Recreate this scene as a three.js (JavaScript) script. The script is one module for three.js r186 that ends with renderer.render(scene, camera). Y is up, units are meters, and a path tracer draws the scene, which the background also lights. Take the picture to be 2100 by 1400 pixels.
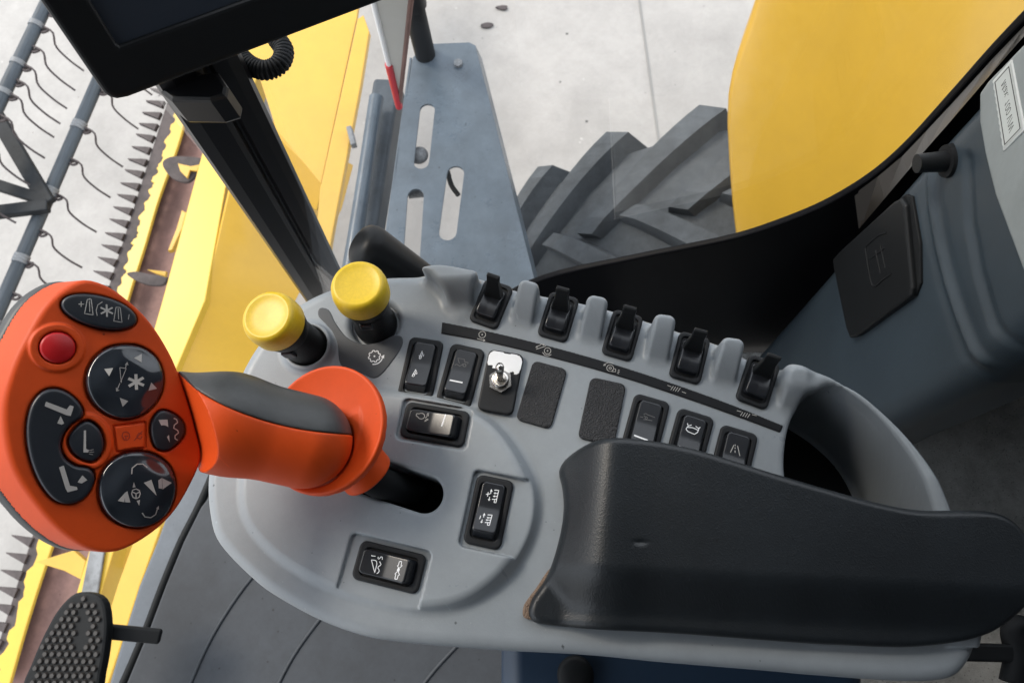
import * as THREE from 'three';
import { mergeGeometries } from 'three/addons/utils/BufferGeometryUtils.js';
import { RoundedBoxGeometry } from 'three/addons/geometries/RoundedBoxGeometry.js';

// ---------- camera, sky, sun, exposure ----------
const scene = new THREE.Scene();
const camera = new THREE.PerspectiveCamera(49.541, 2100 / 1400, 0.02, 200);
camera.position.set(0, 3.5, 0);
camera.up.set(0.01626,0.30466,-0.95232);
camera.lookAt(-0.05074,2.54903,-0.30509);
camera.focus = 0.47;
camera.userData.fStop = 20;
scene.add(camera);

const SKY_W = 64, SKY_H = 32, skyData = new Float32Array(SKY_W * SKY_H * 4);
for (let j = 0; j < SKY_H; j++) {
  const el = (j + 0.5) / SKY_H * Math.PI - Math.PI / 2;      // row 0 is straight down
  const k = el > 0 ? 0.86 + 0.34 * Math.sin(el) : 0.6;        // overcast: a little brighter overhead
  for (let i = 0; i < SKY_W; i++) {
    const o = (j * SKY_W + i) * 4;
    skyData[o] = 0.93 * k; skyData[o + 1] = 0.985 * k; skyData[o + 2] = 1.06 * k; skyData[o + 3] = 1;
  }
}
const sky = new THREE.DataTexture(skyData, SKY_W, SKY_H, THREE.RGBAFormat, THREE.FloatType);
sky.mapping = THREE.EquirectangularReflectionMapping; sky.magFilter = THREE.LinearFilter; sky.needsUpdate = true;
scene.background = sky; scene.environment = sky;
scene.backgroundIntensity = 1.0; scene.environmentIntensity = 1.0;
const sun = new THREE.DirectionalLight(0xfff3e2, 1.4);
sun.position.set(-8.2, 10.4, -5.2); sun.target.position.set(0, 1, -0.4);
sun.castShadow = true; sun.shadow.radius = 34; sun.shadow.mapSize.set(2048, 2048);
Object.assign(sun.shadow.camera, { left: -4, right: 4, top: 4, bottom: -4, near: 0.5, far: 30 });
scene.add(sun, sun.target);

const renderer = new THREE.WebGLRenderer({ antialias: true });
renderer.toneMapping = THREE.LinearToneMapping;
renderer.toneMappingExposure = 1.9;
renderer.shadowMap.enabled = true;

// ---------- helpers ----------
let seed = 7;
const rnd = () => { seed = (seed * 1664525 + 1013904223) >>> 0; return seed / 4294967296; };
const rr = (a, b) => a + (b - a) * rnd();
const used = {};
const numbered = n => { const k = used[n] = (used[n] ?? -1) + 1; return k ? n + '_' + String(k).padStart(3, '0') : n; };
function thing(name, label, category, pos = [0, 0, 0], group) {
  const o = new THREE.Group(); o.name = numbered(name); o.position.set(...pos); scene.add(o);
  o.userData = { label, category }; if (group) o.userData.group = group;
  return o;
}
function part(name, geo, m, parent) {        // geo in the parent's own frame
  const o = new THREE.Mesh(geo, m); o.name = name; o.castShadow = o.receiveShadow = true; parent.add(o); return o;
}
function wpart(name, geo, m, parent) {       // geo in world metres
  parent.updateWorldMatrix(true, false);
  geo.applyMatrix4(parent.matrixWorld.clone().invert());
  return part(name, geo, m, parent);
}
function struct(name, geo, m) { const o = part(numbered(name), geo, m, scene); o.userData.kind = 'structure'; return o; }
function copyOf(root, label) {
  const r = root.clone(); r.name = numbered(root.name.replace(/_\d{3}$/, '')); r.userData = { ...root.userData }; if (label) r.userData.label = label; scene.add(r); return r;
}
const V3 = a => new THREE.Vector3(...a);
const lerp = (a, b, t) => a + (b - a) * t;
const sstep = (a, b, x) => { const t = Math.min(1, Math.max(0, (x - a) / (b - a))); return t * t * (3 - 2 * t); };

// tileable value noise
function noiseTile(size, octaves, s0) {
  let s = s0; const r = () => { s = (s * 1664525 + 1013904223) >>> 0; return s / 4294967296; };
  const out = new Float32Array(size * size); let amp = 0;
  for (const [cells, a] of octaves) {
    const g = Float32Array.from({ length: cells * cells }, r); amp += a;
    for (let j = 0; j < size; j++) for (let i = 0; i < size; i++) {
      const x = i / size * cells, y = j / size * cells, x0 = Math.floor(x), y0 = Math.floor(y);
      let fx = x - x0, fy = y - y0; fx = fx * fx * (3 - 2 * fx); fy = fy * fy * (3 - 2 * fy);
      const q = (a_, b_) => g[(b_ % cells) * cells + a_ % cells];
      out[j * size + i] += a * lerp(lerp(q(x0, y0), q(x0 + 1, y0), fx), lerp(q(x0, y0 + 1), q(x0 + 1, y0 + 1), fx), fy);
    }
  }
  return out.map(v => v / amp);
}
function texFrom(size, fn, srgb, rep) {
  const d = new Uint8Array(size * size * 4);
  for (let i = 0; i < size * size; i++) { const c = fn(i); d[i * 4] = c[0]; d[i * 4 + 1] = c[1]; d[i * 4 + 2] = c[2]; d[i * 4 + 3] = 255; }
  const t = new THREE.DataTexture(d, size, size); t.wrapS = t.wrapT = THREE.RepeatWrapping;
  t.magFilter = THREE.LinearFilter; t.minFilter = THREE.LinearMipmapLinearFilter; t.generateMipmaps = true;
  if (srgb) t.colorSpace = THREE.SRGBColorSpace; t.repeat.set(rep, rep); t.needsUpdate = true; return t;
}
const nGrain = noiseTile(256, [[128, 1], [64, 0.8], [256, 0.5]], 11);
const nLeather = noiseTile(512, [[110, 1], [56, 0.7], [230, 0.5]], 23);
const nDirt = noiseTile(512, [[5, 1], [11, 0.8], [27, 0.6], [70, 0.45], [190, 0.4]], 31);
const clamp8 = v => Math.max(0, Math.min(255, v));
const bumpGrain = texFrom(256, i => { const v = nGrain[i] * 255; return [v, v, v]; }, false, 1 / 0.05);
const bumpLeather = texFrom(512, i => { const v = Math.pow(Math.abs(nLeather[i] - 0.5) * 2, 0.6) * 255; return [v, v, v]; }, false, 1 / 0.09);
const nPebble = noiseTile(256, [[64, 1], [128, 0.7]], 131), bumpPebble = texFrom(256, i => { const v = clamp8((nPebble[i] - 0.5) * 420 + 128); return [v, v, v]; }, false, 1 / 0.035);
const roughVar = texFrom(512, i => { const v = clamp8(200 + (nDirt[i] - 0.5) * 190); return [v, v, v]; }, false, 1 / 0.35);
// colour grain: a faint mottling plus dust specks, multiplied on the base colour
function mottle(amount, speck, rep, s0, big = 1.2, tint = [1, 1, 1]) {
  let s = s0; const r = () => { s = (s * 1664525 + 1013904223) >>> 0; return s / 4294967296; };
  const a = new Float32Array(512 * 512).fill(0);
  for (let k = 0; k < speck; k++) {
    const cx = r() * 512, cy = r() * 512, rad = 0.5 + r() * r() * big, v = r() < 0.5 ? -0.45 : 0.25;
    for (let dy = -3; dy <= 3; dy++) for (let dx = -3; dx <= 3; dx++) if (dx * dx + dy * dy < rad * rad) a[((Math.floor(cy + dy) & 511) << 9) + (Math.floor(cx + dx) & 511)] = v;
  }
  return texFrom(512, i => { const k = 228 * (1 + (nDirt[i] - 0.5) * amount + a[i]); return [clamp8(k * tint[0]), clamp8(k * tint[1]), clamp8(k * tint[2])]; }, true, rep);
}
const mat = (rgb, rough, o = {}) => { const m = new THREE.MeshPhysicalMaterial({ roughness: rough, side: THREE.DoubleSide, ...o }); m.color.setRGB(...rgb); return m; };

// ---------- signed-distance modelling (millimetres) ----------
function sdPoly(pts) {
  const n = pts.length, X = pts.map(p => p[0]), Y = pts.map(p => p[1]);
  return (x, y) => {
    let d = 1e9, s = 1;
    for (let i = 0, j = n - 1; i < n; j = i++) {
      const ex = X[j] - X[i], ey = Y[j] - Y[i], wx = x - X[i], wy = y - Y[i];
      let t = (wx * ex + wy * ey) / (ex * ex + ey * ey); t = t < 0 ? 0 : t > 1 ? 1 : t;
      const bx = wx - ex * t, by = wy - ey * t, q = bx * bx + by * by; if (q < d) d = q;
      const c1 = y >= Y[i], c2 = y < Y[j], c3 = ex * wy > ey * wx;
      if ((c1 && c2 && c3) || (!c1 && !c2 && !c3)) s = -s;
    }
    return s * Math.sqrt(d);
  };
}
function smooth(pts, n = 96, tension = 0.5) {
  const c = new THREE.CatmullRomCurve3(pts.map(p => new THREE.Vector3(p[0], 0, p[1])), true, 'centripetal', tension);
  return c.getSpacedPoints(n).slice(0, n).map(p => [p.x, p.z]);
}
const rrect = (w, h, r) => { const P = []; for (const [sx, sy, a0] of [[1, 1, 0], [-1, 1, 1], [-1, -1, 2], [1, -1, 3]]) for (let k = 0; k <= 5; k++) { const a = (a0 + k / 5) * Math.PI / 2; P.push([sx * (w / 2 - r) + r * Math.cos(a), sy * (h / 2 - r) + r * Math.sin(a)]); } return P; };
const ellipse = (cx, cy, rx, ry, rot = 0, n = 48) => Array.from({ length: n }, (_, i) => { const a = i / n * Math.PI * 2, c = Math.cos(a) * rx, s = Math.sin(a) * ry; return [cx + c * Math.cos(rot) - s * Math.sin(rot), cy + c * Math.sin(rot) + s * Math.cos(rot)]; });
const sdBox2 = (x, y, hx, hy, r) => { const a = Math.abs(x) - hx + r, b = Math.abs(y) - hy + r; return Math.min(Math.max(a, b), 0) + Math.hypot(Math.max(a, 0), Math.max(b, 0)) - r; };
const rmax = (a, b, r) => { const u = a + r, v = b + r; return Math.min(Math.max(u, v), 0) + Math.hypot(Math.max(u, 0), Math.max(v, 0)) - r; };   // rounded intersection
const smin = (a, b, k) => { const h = Math.max(k - Math.abs(a - b), 0) / k; return Math.min(a, b) - h * h * k * 0.25; };
const smax = (a, b, k) => -smin(-a, -b, k);
const capsule = (p, a, b, ra, rb) => {
  const px = p[0] - a[0], py = p[1] - a[1], pz = p[2] - a[2], bx = b[0] - a[0], by = b[1] - a[1], bz = b[2] - a[2];
  let t = (px * bx + py * by + pz * bz) / (bx * bx + by * by + bz * bz); t = Math.max(0, Math.min(1, t));
  return Math.hypot(px - bx * t, py - by * t, pz - bz * t) - lerp(ra, rb, t);
};
// surface nets on a sparse grid; result in metres
function sdfMesh(f, lo, hi, c) {
  const N = [0, 1, 2].map(k => Math.ceil((hi[k] - lo[k]) / c) + 1), [nx, ny, nz] = N;
  const val = new Float32Array(nx * ny * nz).fill(NaN), vid = new Int32Array(nx * ny * nz).fill(-1);
  const id = (i, j, k) => (k * ny + j) * nx + i;
  const get = (i, j, k) => { const q = id(i, j, k); let v = val[q]; if (v !== v) { v = f(lo[0] + i * c, lo[1] + j * c, lo[2] + k * c); val[q] = v; } return v; };
  const B = 5, pos = [], act = [], lim = B * c * 0.87 * 1.35 + c;
  for (let bk = 0; bk < nz - 1; bk += B) for (let bj = 0; bj < ny - 1; bj += B) for (let bi = 0; bi < nx - 1; bi += B) {
    if (Math.abs(f(lo[0] + (bi + B / 2) * c, lo[1] + (bj + B / 2) * c, lo[2] + (bk + B / 2) * c)) > lim) continue;
    for (let k = bk; k < Math.min(bk + B, nz - 1); k++) for (let j = bj; j < Math.min(bj + B, ny - 1); j++) for (let i = bi; i < Math.min(bi + B, nx - 1); i++) {
      const v = [get(i, j, k), get(i + 1, j, k), get(i, j + 1, k), get(i + 1, j + 1, k), get(i, j, k + 1), get(i + 1, j, k + 1), get(i, j + 1, k + 1), get(i + 1, j + 1, k + 1)];
      let neg = 0; for (const q of v) if (q < 0) neg++;
      if (!neg || neg === 8) continue;
      let sx = 0, sy = 0, sz = 0, n = 0;
      for (let a = 0; a < 8; a++) for (const bit of [1, 2, 4]) {
        if (a & bit) continue; const b = a | bit; if ((v[a] < 0) === (v[b] < 0)) continue;
        const t = v[a] / (v[a] - v[b]); n++;
        sx += (a & 1) + (bit === 1 ? t : 0); sy += ((a >> 1) & 1) + (bit === 2 ? t : 0); sz += ((a >> 2) & 1) + (bit === 4 ? t : 0);
      }
      vid[id(i, j, k)] = pos.length / 3; act.push(i, j, k);
      pos.push(lo[0] + (i + sx / n) * c, lo[1] + (j + sy / n) * c, lo[2] + (k + sz / n) * c);
    }
  }
  const idx = [];
  const quad = (a, b, d, e, flip) => { if (a < 0 || b < 0 || d < 0 || e < 0) return; flip ? idx.push(a, b, d, a, d, e) : idx.push(a, d, b, a, e, d); };
  for (let q = 0; q < act.length; q += 3) {
    const i = act[q], j = act[q + 1], k = act[q + 2], v0 = get(i, j, k) < 0;
    if (j > 0 && k > 0 && v0 !== get(i + 1, j, k) < 0) quad(vid[id(i, j, k)], vid[id(i, j - 1, k)], vid[id(i, j - 1, k - 1)], vid[id(i, j, k - 1)], v0);
    if (i > 0 && k > 0 && v0 !== get(i, j + 1, k) < 0) quad(vid[id(i, j, k)], vid[id(i, j, k - 1)], vid[id(i - 1, j, k - 1)], vid[id(i - 1, j, k)], v0);
    if (i > 0 && j > 0 && v0 !== get(i, j, k + 1) < 0) quad(vid[id(i, j, k)], vid[id(i - 1, j, k)], vid[id(i - 1, j - 1, k)], vid[id(i, j - 1, k)], v0);
  }
  const nv = pos.length / 3, P = new Float32Array(nv * 3), Nn = new Float32Array(nv * 3), U = new Float32Array(nv * 2), e = c * 0.45;
  for (let q = 0; q < nv; q++) {
    let x = pos[q * 3], y = pos[q * 3 + 1], z = pos[q * 3 + 2], gx, gy, gz;
    for (let it = 0; it < 2; it++) {
      gx = f(x + e, y, z) - f(x - e, y, z); gy = f(x, y + e, z) - f(x, y - e, z); gz = f(x, y, z + e) - f(x, y, z - e);
      const g = Math.hypot(gx, gy, gz) || 1; gx /= g; gy /= g; gz /= g;
      if (it === 0) { const d = Math.max(-c * 0.6, Math.min(c * 0.6, f(x, y, z) / Math.max(g / (2 * e), 0.3))); x -= gx * d; y -= gy * d; z -= gz * d; }
    }
    P.set([x / 1000, y / 1000, z / 1000], q * 3); Nn.set([gx, gy, gz], q * 3); U.set([(x + y * 0.37) / 1000, (z + y * 0.61) / 1000], q * 2);
  }
  const g = new THREE.BufferGeometry();
  g.setAttribute('position', new THREE.BufferAttribute(P, 3)); g.setAttribute('normal', new THREE.BufferAttribute(Nn, 3)); g.setAttribute('uv', new THREE.BufferAttribute(U, 2));
  g.setIndex(idx); return g;
}
// a pad with a given outline, rounded top edge and shaped top
function pad(outline, y0, y1, r, cell, top = () => 0) {
  const d2 = sdPoly(outline), xs = outline.map(p => p[0]), zs = outline.map(p => p[1]);
  return sdfMesh((x, y, z) => Math.max(rmax(d2(x, z), y - y1 - top(x, z), r), y0 - y), [Math.min(...xs) - 3, y0 - 3, Math.min(...zs) - 3], [Math.max(...xs) + 3, y1 + 8, Math.max(...zs) + 3], cell);
}
// flat print: ribbons and filled shapes laid on a surface h(x, z) (mm in, metres out)
function ink(lines, fills, w, h, lift = 0.14) {
  const pos = [], idx = [];
  const put = (x, z) => { pos.push(x / 1000, (h(x, z) + lift) / 1000, z / 1000); return pos.length / 3 - 1; };
  for (const L0 of lines) {
    const L = []; for (let i = 0; i < L0.length - 1; i++) { const n = Math.max(1, Math.ceil(Math.hypot(L0[i + 1][0] - L0[i][0], L0[i + 1][1] - L0[i][1]) / 1.2)); for (let k = 0; k < n; k++) L.push([lerp(L0[i][0], L0[i + 1][0], k / n), lerp(L0[i][1], L0[i + 1][1], k / n)]); } L.push(L0[L0.length - 1]);
    let prev = null;
    for (let i = 0; i < L.length; i++) {
      const a = L[Math.max(0, i - 1)], b = L[Math.min(L.length - 1, i + 1)]; let tx = b[0] - a[0], tz = b[1] - a[1]; const q = Math.hypot(tx, tz) || 1; tx /= q; tz /= q;
      const cur = [put(L[i][0] - tz * w / 2, L[i][1] + tx * w / 2), put(L[i][0] + tz * w / 2, L[i][1] - tx * w / 2)];
      if (prev) idx.push(prev[0], cur[0], prev[1], prev[1], cur[0], cur[1]); prev = cur;
    }
  }
  for (const F of fills) {
    const v = F.map(p => new THREE.Vector2(...p)), t = THREE.ShapeUtils.triangulateShape(v, []), b = F.map(p => put(...p));
    for (const q of t) idx.push(b[q[0]], b[q[1]], b[q[2]]);
  }
  const g = new THREE.BufferGeometry(); g.setAttribute('position', new THREE.Float32BufferAttribute(pos, 3)); for (let i = 0; i < idx.length; i += 3) { const [a, b, c] = [idx[i] * 3, idx[i + 1] * 3, idx[i + 2] * 3]; if ((pos[b + 2] - pos[a + 2]) * (pos[c] - pos[a]) - (pos[b] - pos[a]) * (pos[c + 2] - pos[a + 2]) < 0) { const t = idx[i]; idx[i] = idx[i + 1]; idx[i + 1] = t; } }
  g.setIndex(idx); g.computeVertexNormals();
  const n = g.attributes.normal; for (let i = 0; i < n.count; i++) if (n.getY(i) < 0) n.setXYZ(i, -n.getX(i), -n.getY(i), -n.getZ(i));
  g.setAttribute('uv', new THREE.Float32BufferAttribute(new Float32Array(pos.length / 3 * 2), 2)); return g;
}
const arc = (cx, cy, r, a0, a1, n = 14) => Array.from({ length: n + 1 }, (_, i) => { const a = (a0 + (a1 - a0) * i / n) * Math.PI / 180; return [cx + r * Math.cos(a), cy + r * Math.sin(a)]; });
const tri = (x, y, s, deg) => [0, 120, 240].map(a => { const t = (a + deg) * Math.PI / 180; return [x + s * Math.cos(t), y + s * Math.sin(t)]; });
const head2 = (a, b, s) => { const d = Math.atan2(b[1] - a[1], b[0] - a[0]) * 180 / Math.PI; return tri(b[0], b[1], s, d); };
// solids in world metres
function uvBox(g, s = 1) {                     // planar uv in metres by the dominant axis of each face
  g = g.index ? g.toNonIndexed() : g; const p = g.attributes.position, n = g.attributes.normal, u = [];
  for (let i = 0; i < p.count; i += 3) {
    const nx = Math.abs(n.getX(i) + n.getX(i + 1) + n.getX(i + 2)), ny = Math.abs(n.getY(i) + n.getY(i + 1) + n.getY(i + 2)), nz = Math.abs(n.getZ(i) + n.getZ(i + 1) + n.getZ(i + 2));
    for (let k = i; k < i + 3; k++) ny >= nx && ny >= nz ? u.push(p.getX(k) * s, p.getZ(k) * s) : nx >= nz ? u.push(p.getZ(k) * s, p.getY(k) * s) : u.push(p.getX(k) * s, p.getY(k) * s);
  }
  g.setAttribute('uv', new THREE.Float32BufferAttribute(u, 2)); return g;
}
function plate(pts, yTop, t, bevel = 0.002, holes = []) {          // horizontal plate, plan [x,z], top at yTop
  const s = new THREE.Shape(pts.map(p => new THREE.Vector2(p[0], -p[1])));
  for (const h of holes) s.holes.push(new THREE.Path(h.map(p => new THREE.Vector2(p[0], -p[1]))));
  const g = new THREE.ExtrudeGeometry(s, { depth: t - 2 * bevel, bevelEnabled: bevel > 0, bevelThickness: bevel, bevelSize: bevel, bevelOffset: -bevel, bevelSegments: 2, steps: 1, curveSegments: 8 });
  g.rotateX(-Math.PI / 2); g.translate(0, yTop - t + bevel, 0); return uvBox(g);
}
function slab(pts3, t, bevel = 0.002, toward) {                      // planar polygon in space with thickness t behind it
  const c = pts3.reduce((a, p) => a.add(V3(p)), new THREE.Vector3()).divideScalar(pts3.length);
  const n = new THREE.Vector3(); pts3.forEach((p, i) => { const a = V3(p).sub(c), b = V3(pts3[(i + 1) % pts3.length]).sub(c); n.add(a.cross(b)); }); n.normalize();
  if (n.dot((toward ? V3(toward) : camera.position.clone()).sub(c)) < 0) n.negate();
  const u = V3(pts3[1]).sub(V3(pts3[0])).normalize(); u.sub(n.clone().multiplyScalar(u.dot(n))).normalize(); const v = n.clone().cross(u);
  const s = new THREE.Shape(pts3.map(p => { const d = V3(p).sub(c); return new THREE.Vector2(d.dot(u), d.dot(v)); }));
  const g = new THREE.ExtrudeGeometry(s, { depth: t - 2 * bevel, bevelEnabled: bevel > 0, bevelThickness: bevel, bevelSize: bevel, bevelOffset: -bevel, bevelSegments: 2, curveSegments: 8 });
  g.translate(0, 0, -t + bevel); g.applyMatrix4(new THREE.Matrix4().makeBasis(u, v, n).setPosition(c)); return uvBox(g);
}
function rod(pts, r, seg = 8, n) {
  const v = pts.map(p => V3(p)); const c = v.length === 2 ? new THREE.LineCurve3(v[0], v[1]) : new THREE.CatmullRomCurve3(v);
  const g = new THREE.TubeGeometry(c, n || (v.length === 2 ? 1 : v.length * 5), r, seg, false);
  const caps = [[v[0], -1, 0], [v[v.length - 1], 1, 1]].map(([p, s, t]) => { const tg = c.getTangent(t).multiplyScalar(s); const d = new THREE.CircleGeometry(r, seg); d.applyQuaternion(new THREE.Quaternion().setFromUnitVectors(new THREE.Vector3(0, 0, 1), tg)); d.translate(p.x, p.y, p.z); return d; });
  return mergeGeometries([g, ...caps]);
}
function bar(a, b, w, h, bevel = 0.002) {                           // box section bar from a to b
  const A = V3(a), Bv = V3(b), L = A.distanceTo(Bv), g = new RoundedBoxGeometry(w, h, L, 2, bevel);
  const z = Bv.clone().sub(A).normalize(), x = new THREE.Vector3(0, 1, 0).cross(z); if (x.length() < 0.01) x.set(1, 0, 0); x.normalize();
  g.applyMatrix4(new THREE.Matrix4().makeBasis(x, z.clone().cross(x), z).setPosition(A.clone().add(Bv).multiplyScalar(0.5))); return uvBox(g);
}
const lathe = (prof, seg = 48) => new THREE.LatheGeometry(prof.map(p => new THREE.Vector2(p[0] / 1000, p[1] / 1000)), seg);
const box = (w, h, d, r, x, y, z) => { const g = new RoundedBoxGeometry(w / 1000, h / 1000, d / 1000, 3, r / 1000); g.translate(x / 1000, y / 1000, z / 1000); return g; };
const P0 = 3.0;                                                      // height of the console's panel above the ground

// ---------- materials ----------
const M = {
  concrete: mat([0.45, 0.432, 0.41], 0.9, { map: mottle(0.22, 120, 1 / 2.3, 5), bumpMap: texFrom(512, i => [nDirt[i] * 255, nDirt[i] * 255, nDirt[i] * 255], false, 1 / 0.9), bumpScale: 0.004 }),
  joint: mat([0.24, 0.235, 0.225], 0.95),
  console: mat([0.335, 0.37, 0.4], 0.5, { map: mottle(0.12, 150, 1 / 0.29, 9, 0.9), roughnessMap: roughVar, bumpMap: bumpGrain, bumpScale: 0.00005 }),
  orange: mat([0.88, 0.098, 0.012], 0.5, { specularIntensity: 0.6, map: mottle(0.1, 20, 1 / 0.2, 13), bumpMap: bumpGrain, bumpScale: 0.00003 }),
  gripRubber: mat([0.06, 0.065, 0.068], 0.45, { map: mottle(0.35, 90, 1 / 0.12, 17), bumpMap: bumpGrain, bumpScale: 0.00003 }),
  button: mat([0.026, 0.032, 0.042], 0.36, { map: mottle(0.2, 40, 1 / 0.1, 19) }),
  dial: mat([0.022, 0.028, 0.037], 0.13, { clearcoat: 0.6, clearcoatRoughness: 0.08 }),
  red: mat([0.5, 0.008, 0.012], 0.4),
  print: mat([0.45, 0.44, 0.42], 0.5), printDark: mat([0.3, 0.03, 0.012], 0.6),
  white: mat([0.82, 0.84, 0.86], 0.5),
  faint: mat([0.12, 0.12, 0.12], 0.5),
  black: mat([0.009, 0.01, 0.011], 0.42, { specularIntensity: 0.5, bumpMap: bumpGrain, bumpScale: 0.00003 }),
  rocker: mat([0.014, 0.016, 0.02], 0.27),
  bezel: mat([0.015, 0.017, 0.02], 0.5, { specularIntensity: 0.6, bumpMap: bumpGrain, bumpScale: 0.00006, map: mottle(0.4, 160, 1 / 0.1, 29) }),
  blank: mat([0.024, 0.025, 0.028], 0.5, { bumpMap: bumpPebble, bumpScale: 0.0008 }),
  strip: mat([0.008, 0.009, 0.011], 0.5, { specularIntensity: 0.5 }),
  decal: mat([0.05, 0.056, 0.064], 0.5, { bumpMap: bumpGrain, bumpScale: 0.00003 }),
  yellowCap: mat([0.92, 0.64, 0.03], 0.4, { map: mottle(0.12, 30, 1 / 0.08, 37) }),
  chrome: mat([0.75, 0.72, 0.68], 0.22, { metalness: 1 }),
  leather: mat([0.014, 0.018, 0.022], 0.4, { specularIntensity: 0.9, bumpMap: bumpLeather, bumpScale: 0.00012, map: mottle(0.3, 260, 1 / 0.25, 41) }),
  foam: mat([0.2, 0.14, 0.1], 0.95, { bumpMap: bumpLeather, bumpScale: 0.001 }),
  wornEdge: mat([0.11, 0.075, 0.045], 0.7, { map: mottle(0.8, 200, 1 / 0.1, 137) }),
  yellow: mat([0.72, 0.42, 0.035], 0.38, { clearcoat: 0.35, clearcoatRoughness: 0.15, map: mottle(0.1, 5, 1 / 1.3, 43) }),
  yellowPale: mat([0.78, 0.51, 0.06], 0.35, { map: mottle(0.1, 5, 1 / 1.3, 47) }),
  blueSteel: mat([0.095, 0.125, 0.155], 0.42, { map: mottle(0.4, 300, 1 / 0.5, 53), roughnessMap: roughVar }),
  darkSteel: mat([0.07, 0.085, 0.1], 0.5, { specularIntensity: 0.6, map: mottle(0.6, 200, 1 / 0.5, 59) }),
  armSteel: mat([0.022, 0.025, 0.028], 0.6, { specularIntensity: 0.35, map: mottle(0.6, 200, 1 / 0.5, 109) }),
  wornSteel: mat([0.2, 0.21, 0.22], 0.5, { map: mottle(0.8, 300, 1 / 0.4, 61) }),
  trough: mat([0.24, 0.135, 0.115], 0.75, { map: mottle(0.5, 300, 1 / 0.9, 67) }),
  knife: mat([0.075, 0.06, 0.06], 0.7, { map: mottle(0.8, 300, 1 / 0.4, 71) }),
  tyre: mat([0.085, 0.097, 0.108], 0.8, { map: mottle(0.5, 500, 1 / 0.35, 73), bumpMap: bumpLeather, bumpScale: 0.0006 }),
  gloss: mat([0.004, 0.004, 0.005], 0.45, { specularIntensity: 0.15 }), pillar: mat([0.006, 0.006, 0.007], 0.3, { specularIntensity: 0.6 }), frameGloss: mat([0.02, 0.017, 0.014], 0.3),
  screen: mat([0.03, 0.038, 0.052], 0.3),
  trim: mat([0.036, 0.053, 0.068], 0.42, { map: mottle(0.2, 60, 1 / 0.4, 83), bumpMap: bumpGrain, bumpScale: 0.00005 }),
  trimLight: mat([0.3, 0.33, 0.33], 0.55, { map: mottle(0.2, 60, 1 / 0.4, 89) }),
  frameGrey: mat([0.13, 0.15, 0.175], 0.5, { map: mottle(0.3, 100, 1 / 0.5, 107) }),
  floorMat: mat([0.04, 0.047, 0.057], 0.6, { map: mottle(0.4, 260, 1 / 0.5, 97), bumpMap: bumpGrain, bumpScale: 0.0001 }),
  carpet: mat([0.6, 0.61, 0.6], 1, { map: mottle(0.5, 5000, 1 / 0.3, 101, 1), bumpMap: bumpLeather, bumpScale: 0.002 }),
  blueBox: mat([0.015, 0.034, 0.065], 0.4),
  rubber: mat([0.009, 0.01, 0.011], 0.6, { specularIntensity: 0.4 }), pedal: mat([0.03, 0.025, 0.022], 0.5, { map: mottle(0.9, 400, 1 / 0.1, 103) }),
  label: mat([0.55, 0.57, 0.56], 0.5), redPaint: mat([0.55, 0.015, 0.03], 0.5), boardGrey: mat([0.5, 0.5, 0.47], 0.6),
  glass: new THREE.MeshPhysicalMaterial({ color: 0xffffff, roughness: 0, transmission: 1, thickness: 0, ior: 1.45, side: THREE.DoubleSide }),
  lining: mat([0.12, 0.125, 0.13], 0.9), seat: mat([0.02, 0.021, 0.023], 0.9),
};

// ---------- ground ----------
{
  const g = new THREE.PlaneGeometry(120, 120); g.rotateX(-Math.PI / 2); struct('ground', uvBox(g), M.concrete);
  const a = [0.5416,0.004,-3.3163], b = [0.6061,0.004,-2.2365], d = V3(b).sub(V3(a)).normalize();
  const s = new THREE.Vector3(-d.z, 0, d.x).multiplyScalar(0.006), A = V3(a).sub(d.clone().multiplyScalar(12)), B = V3(b).add(d.clone().multiplyScalar(6));
  struct('pavement_joint', plate([[A.x - s.x, A.z - s.z], [B.x - s.x, B.z - s.z], [B.x + s.x, B.z + s.z], [A.x + s.x, A.z + s.z]], 0.004, 0.003, 0), M.joint);
}
for (const [p, r, l] of [[[-0.2436,0,-3.1554], 0.035, 'brown dry leaf lying flat beside the larger leaf'], [[-0.3334,0,-3.0354], 0.042, 'larger brown dry leaf on the concrete beyond the platform']]) {
  const t = thing('dry_leaf', l, 'leaf', p, 'dry leaves on the concrete');
  const o = smooth(Array.from({ length: 9 }, (_, i) => { const a = i / 9 * Math.PI * 2; return [r * 1000 * Math.cos(a) * (1 + rr(-.25, .25)), r * 420 * Math.sin(a) * (1 + rr(-.25, .25))]; }), 20).map(q => [q[0] / 1000, q[1] / 1000]);
  part('blade', plate(o, 0.012, 0.006, 0.001), M.knife, t);
}

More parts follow.
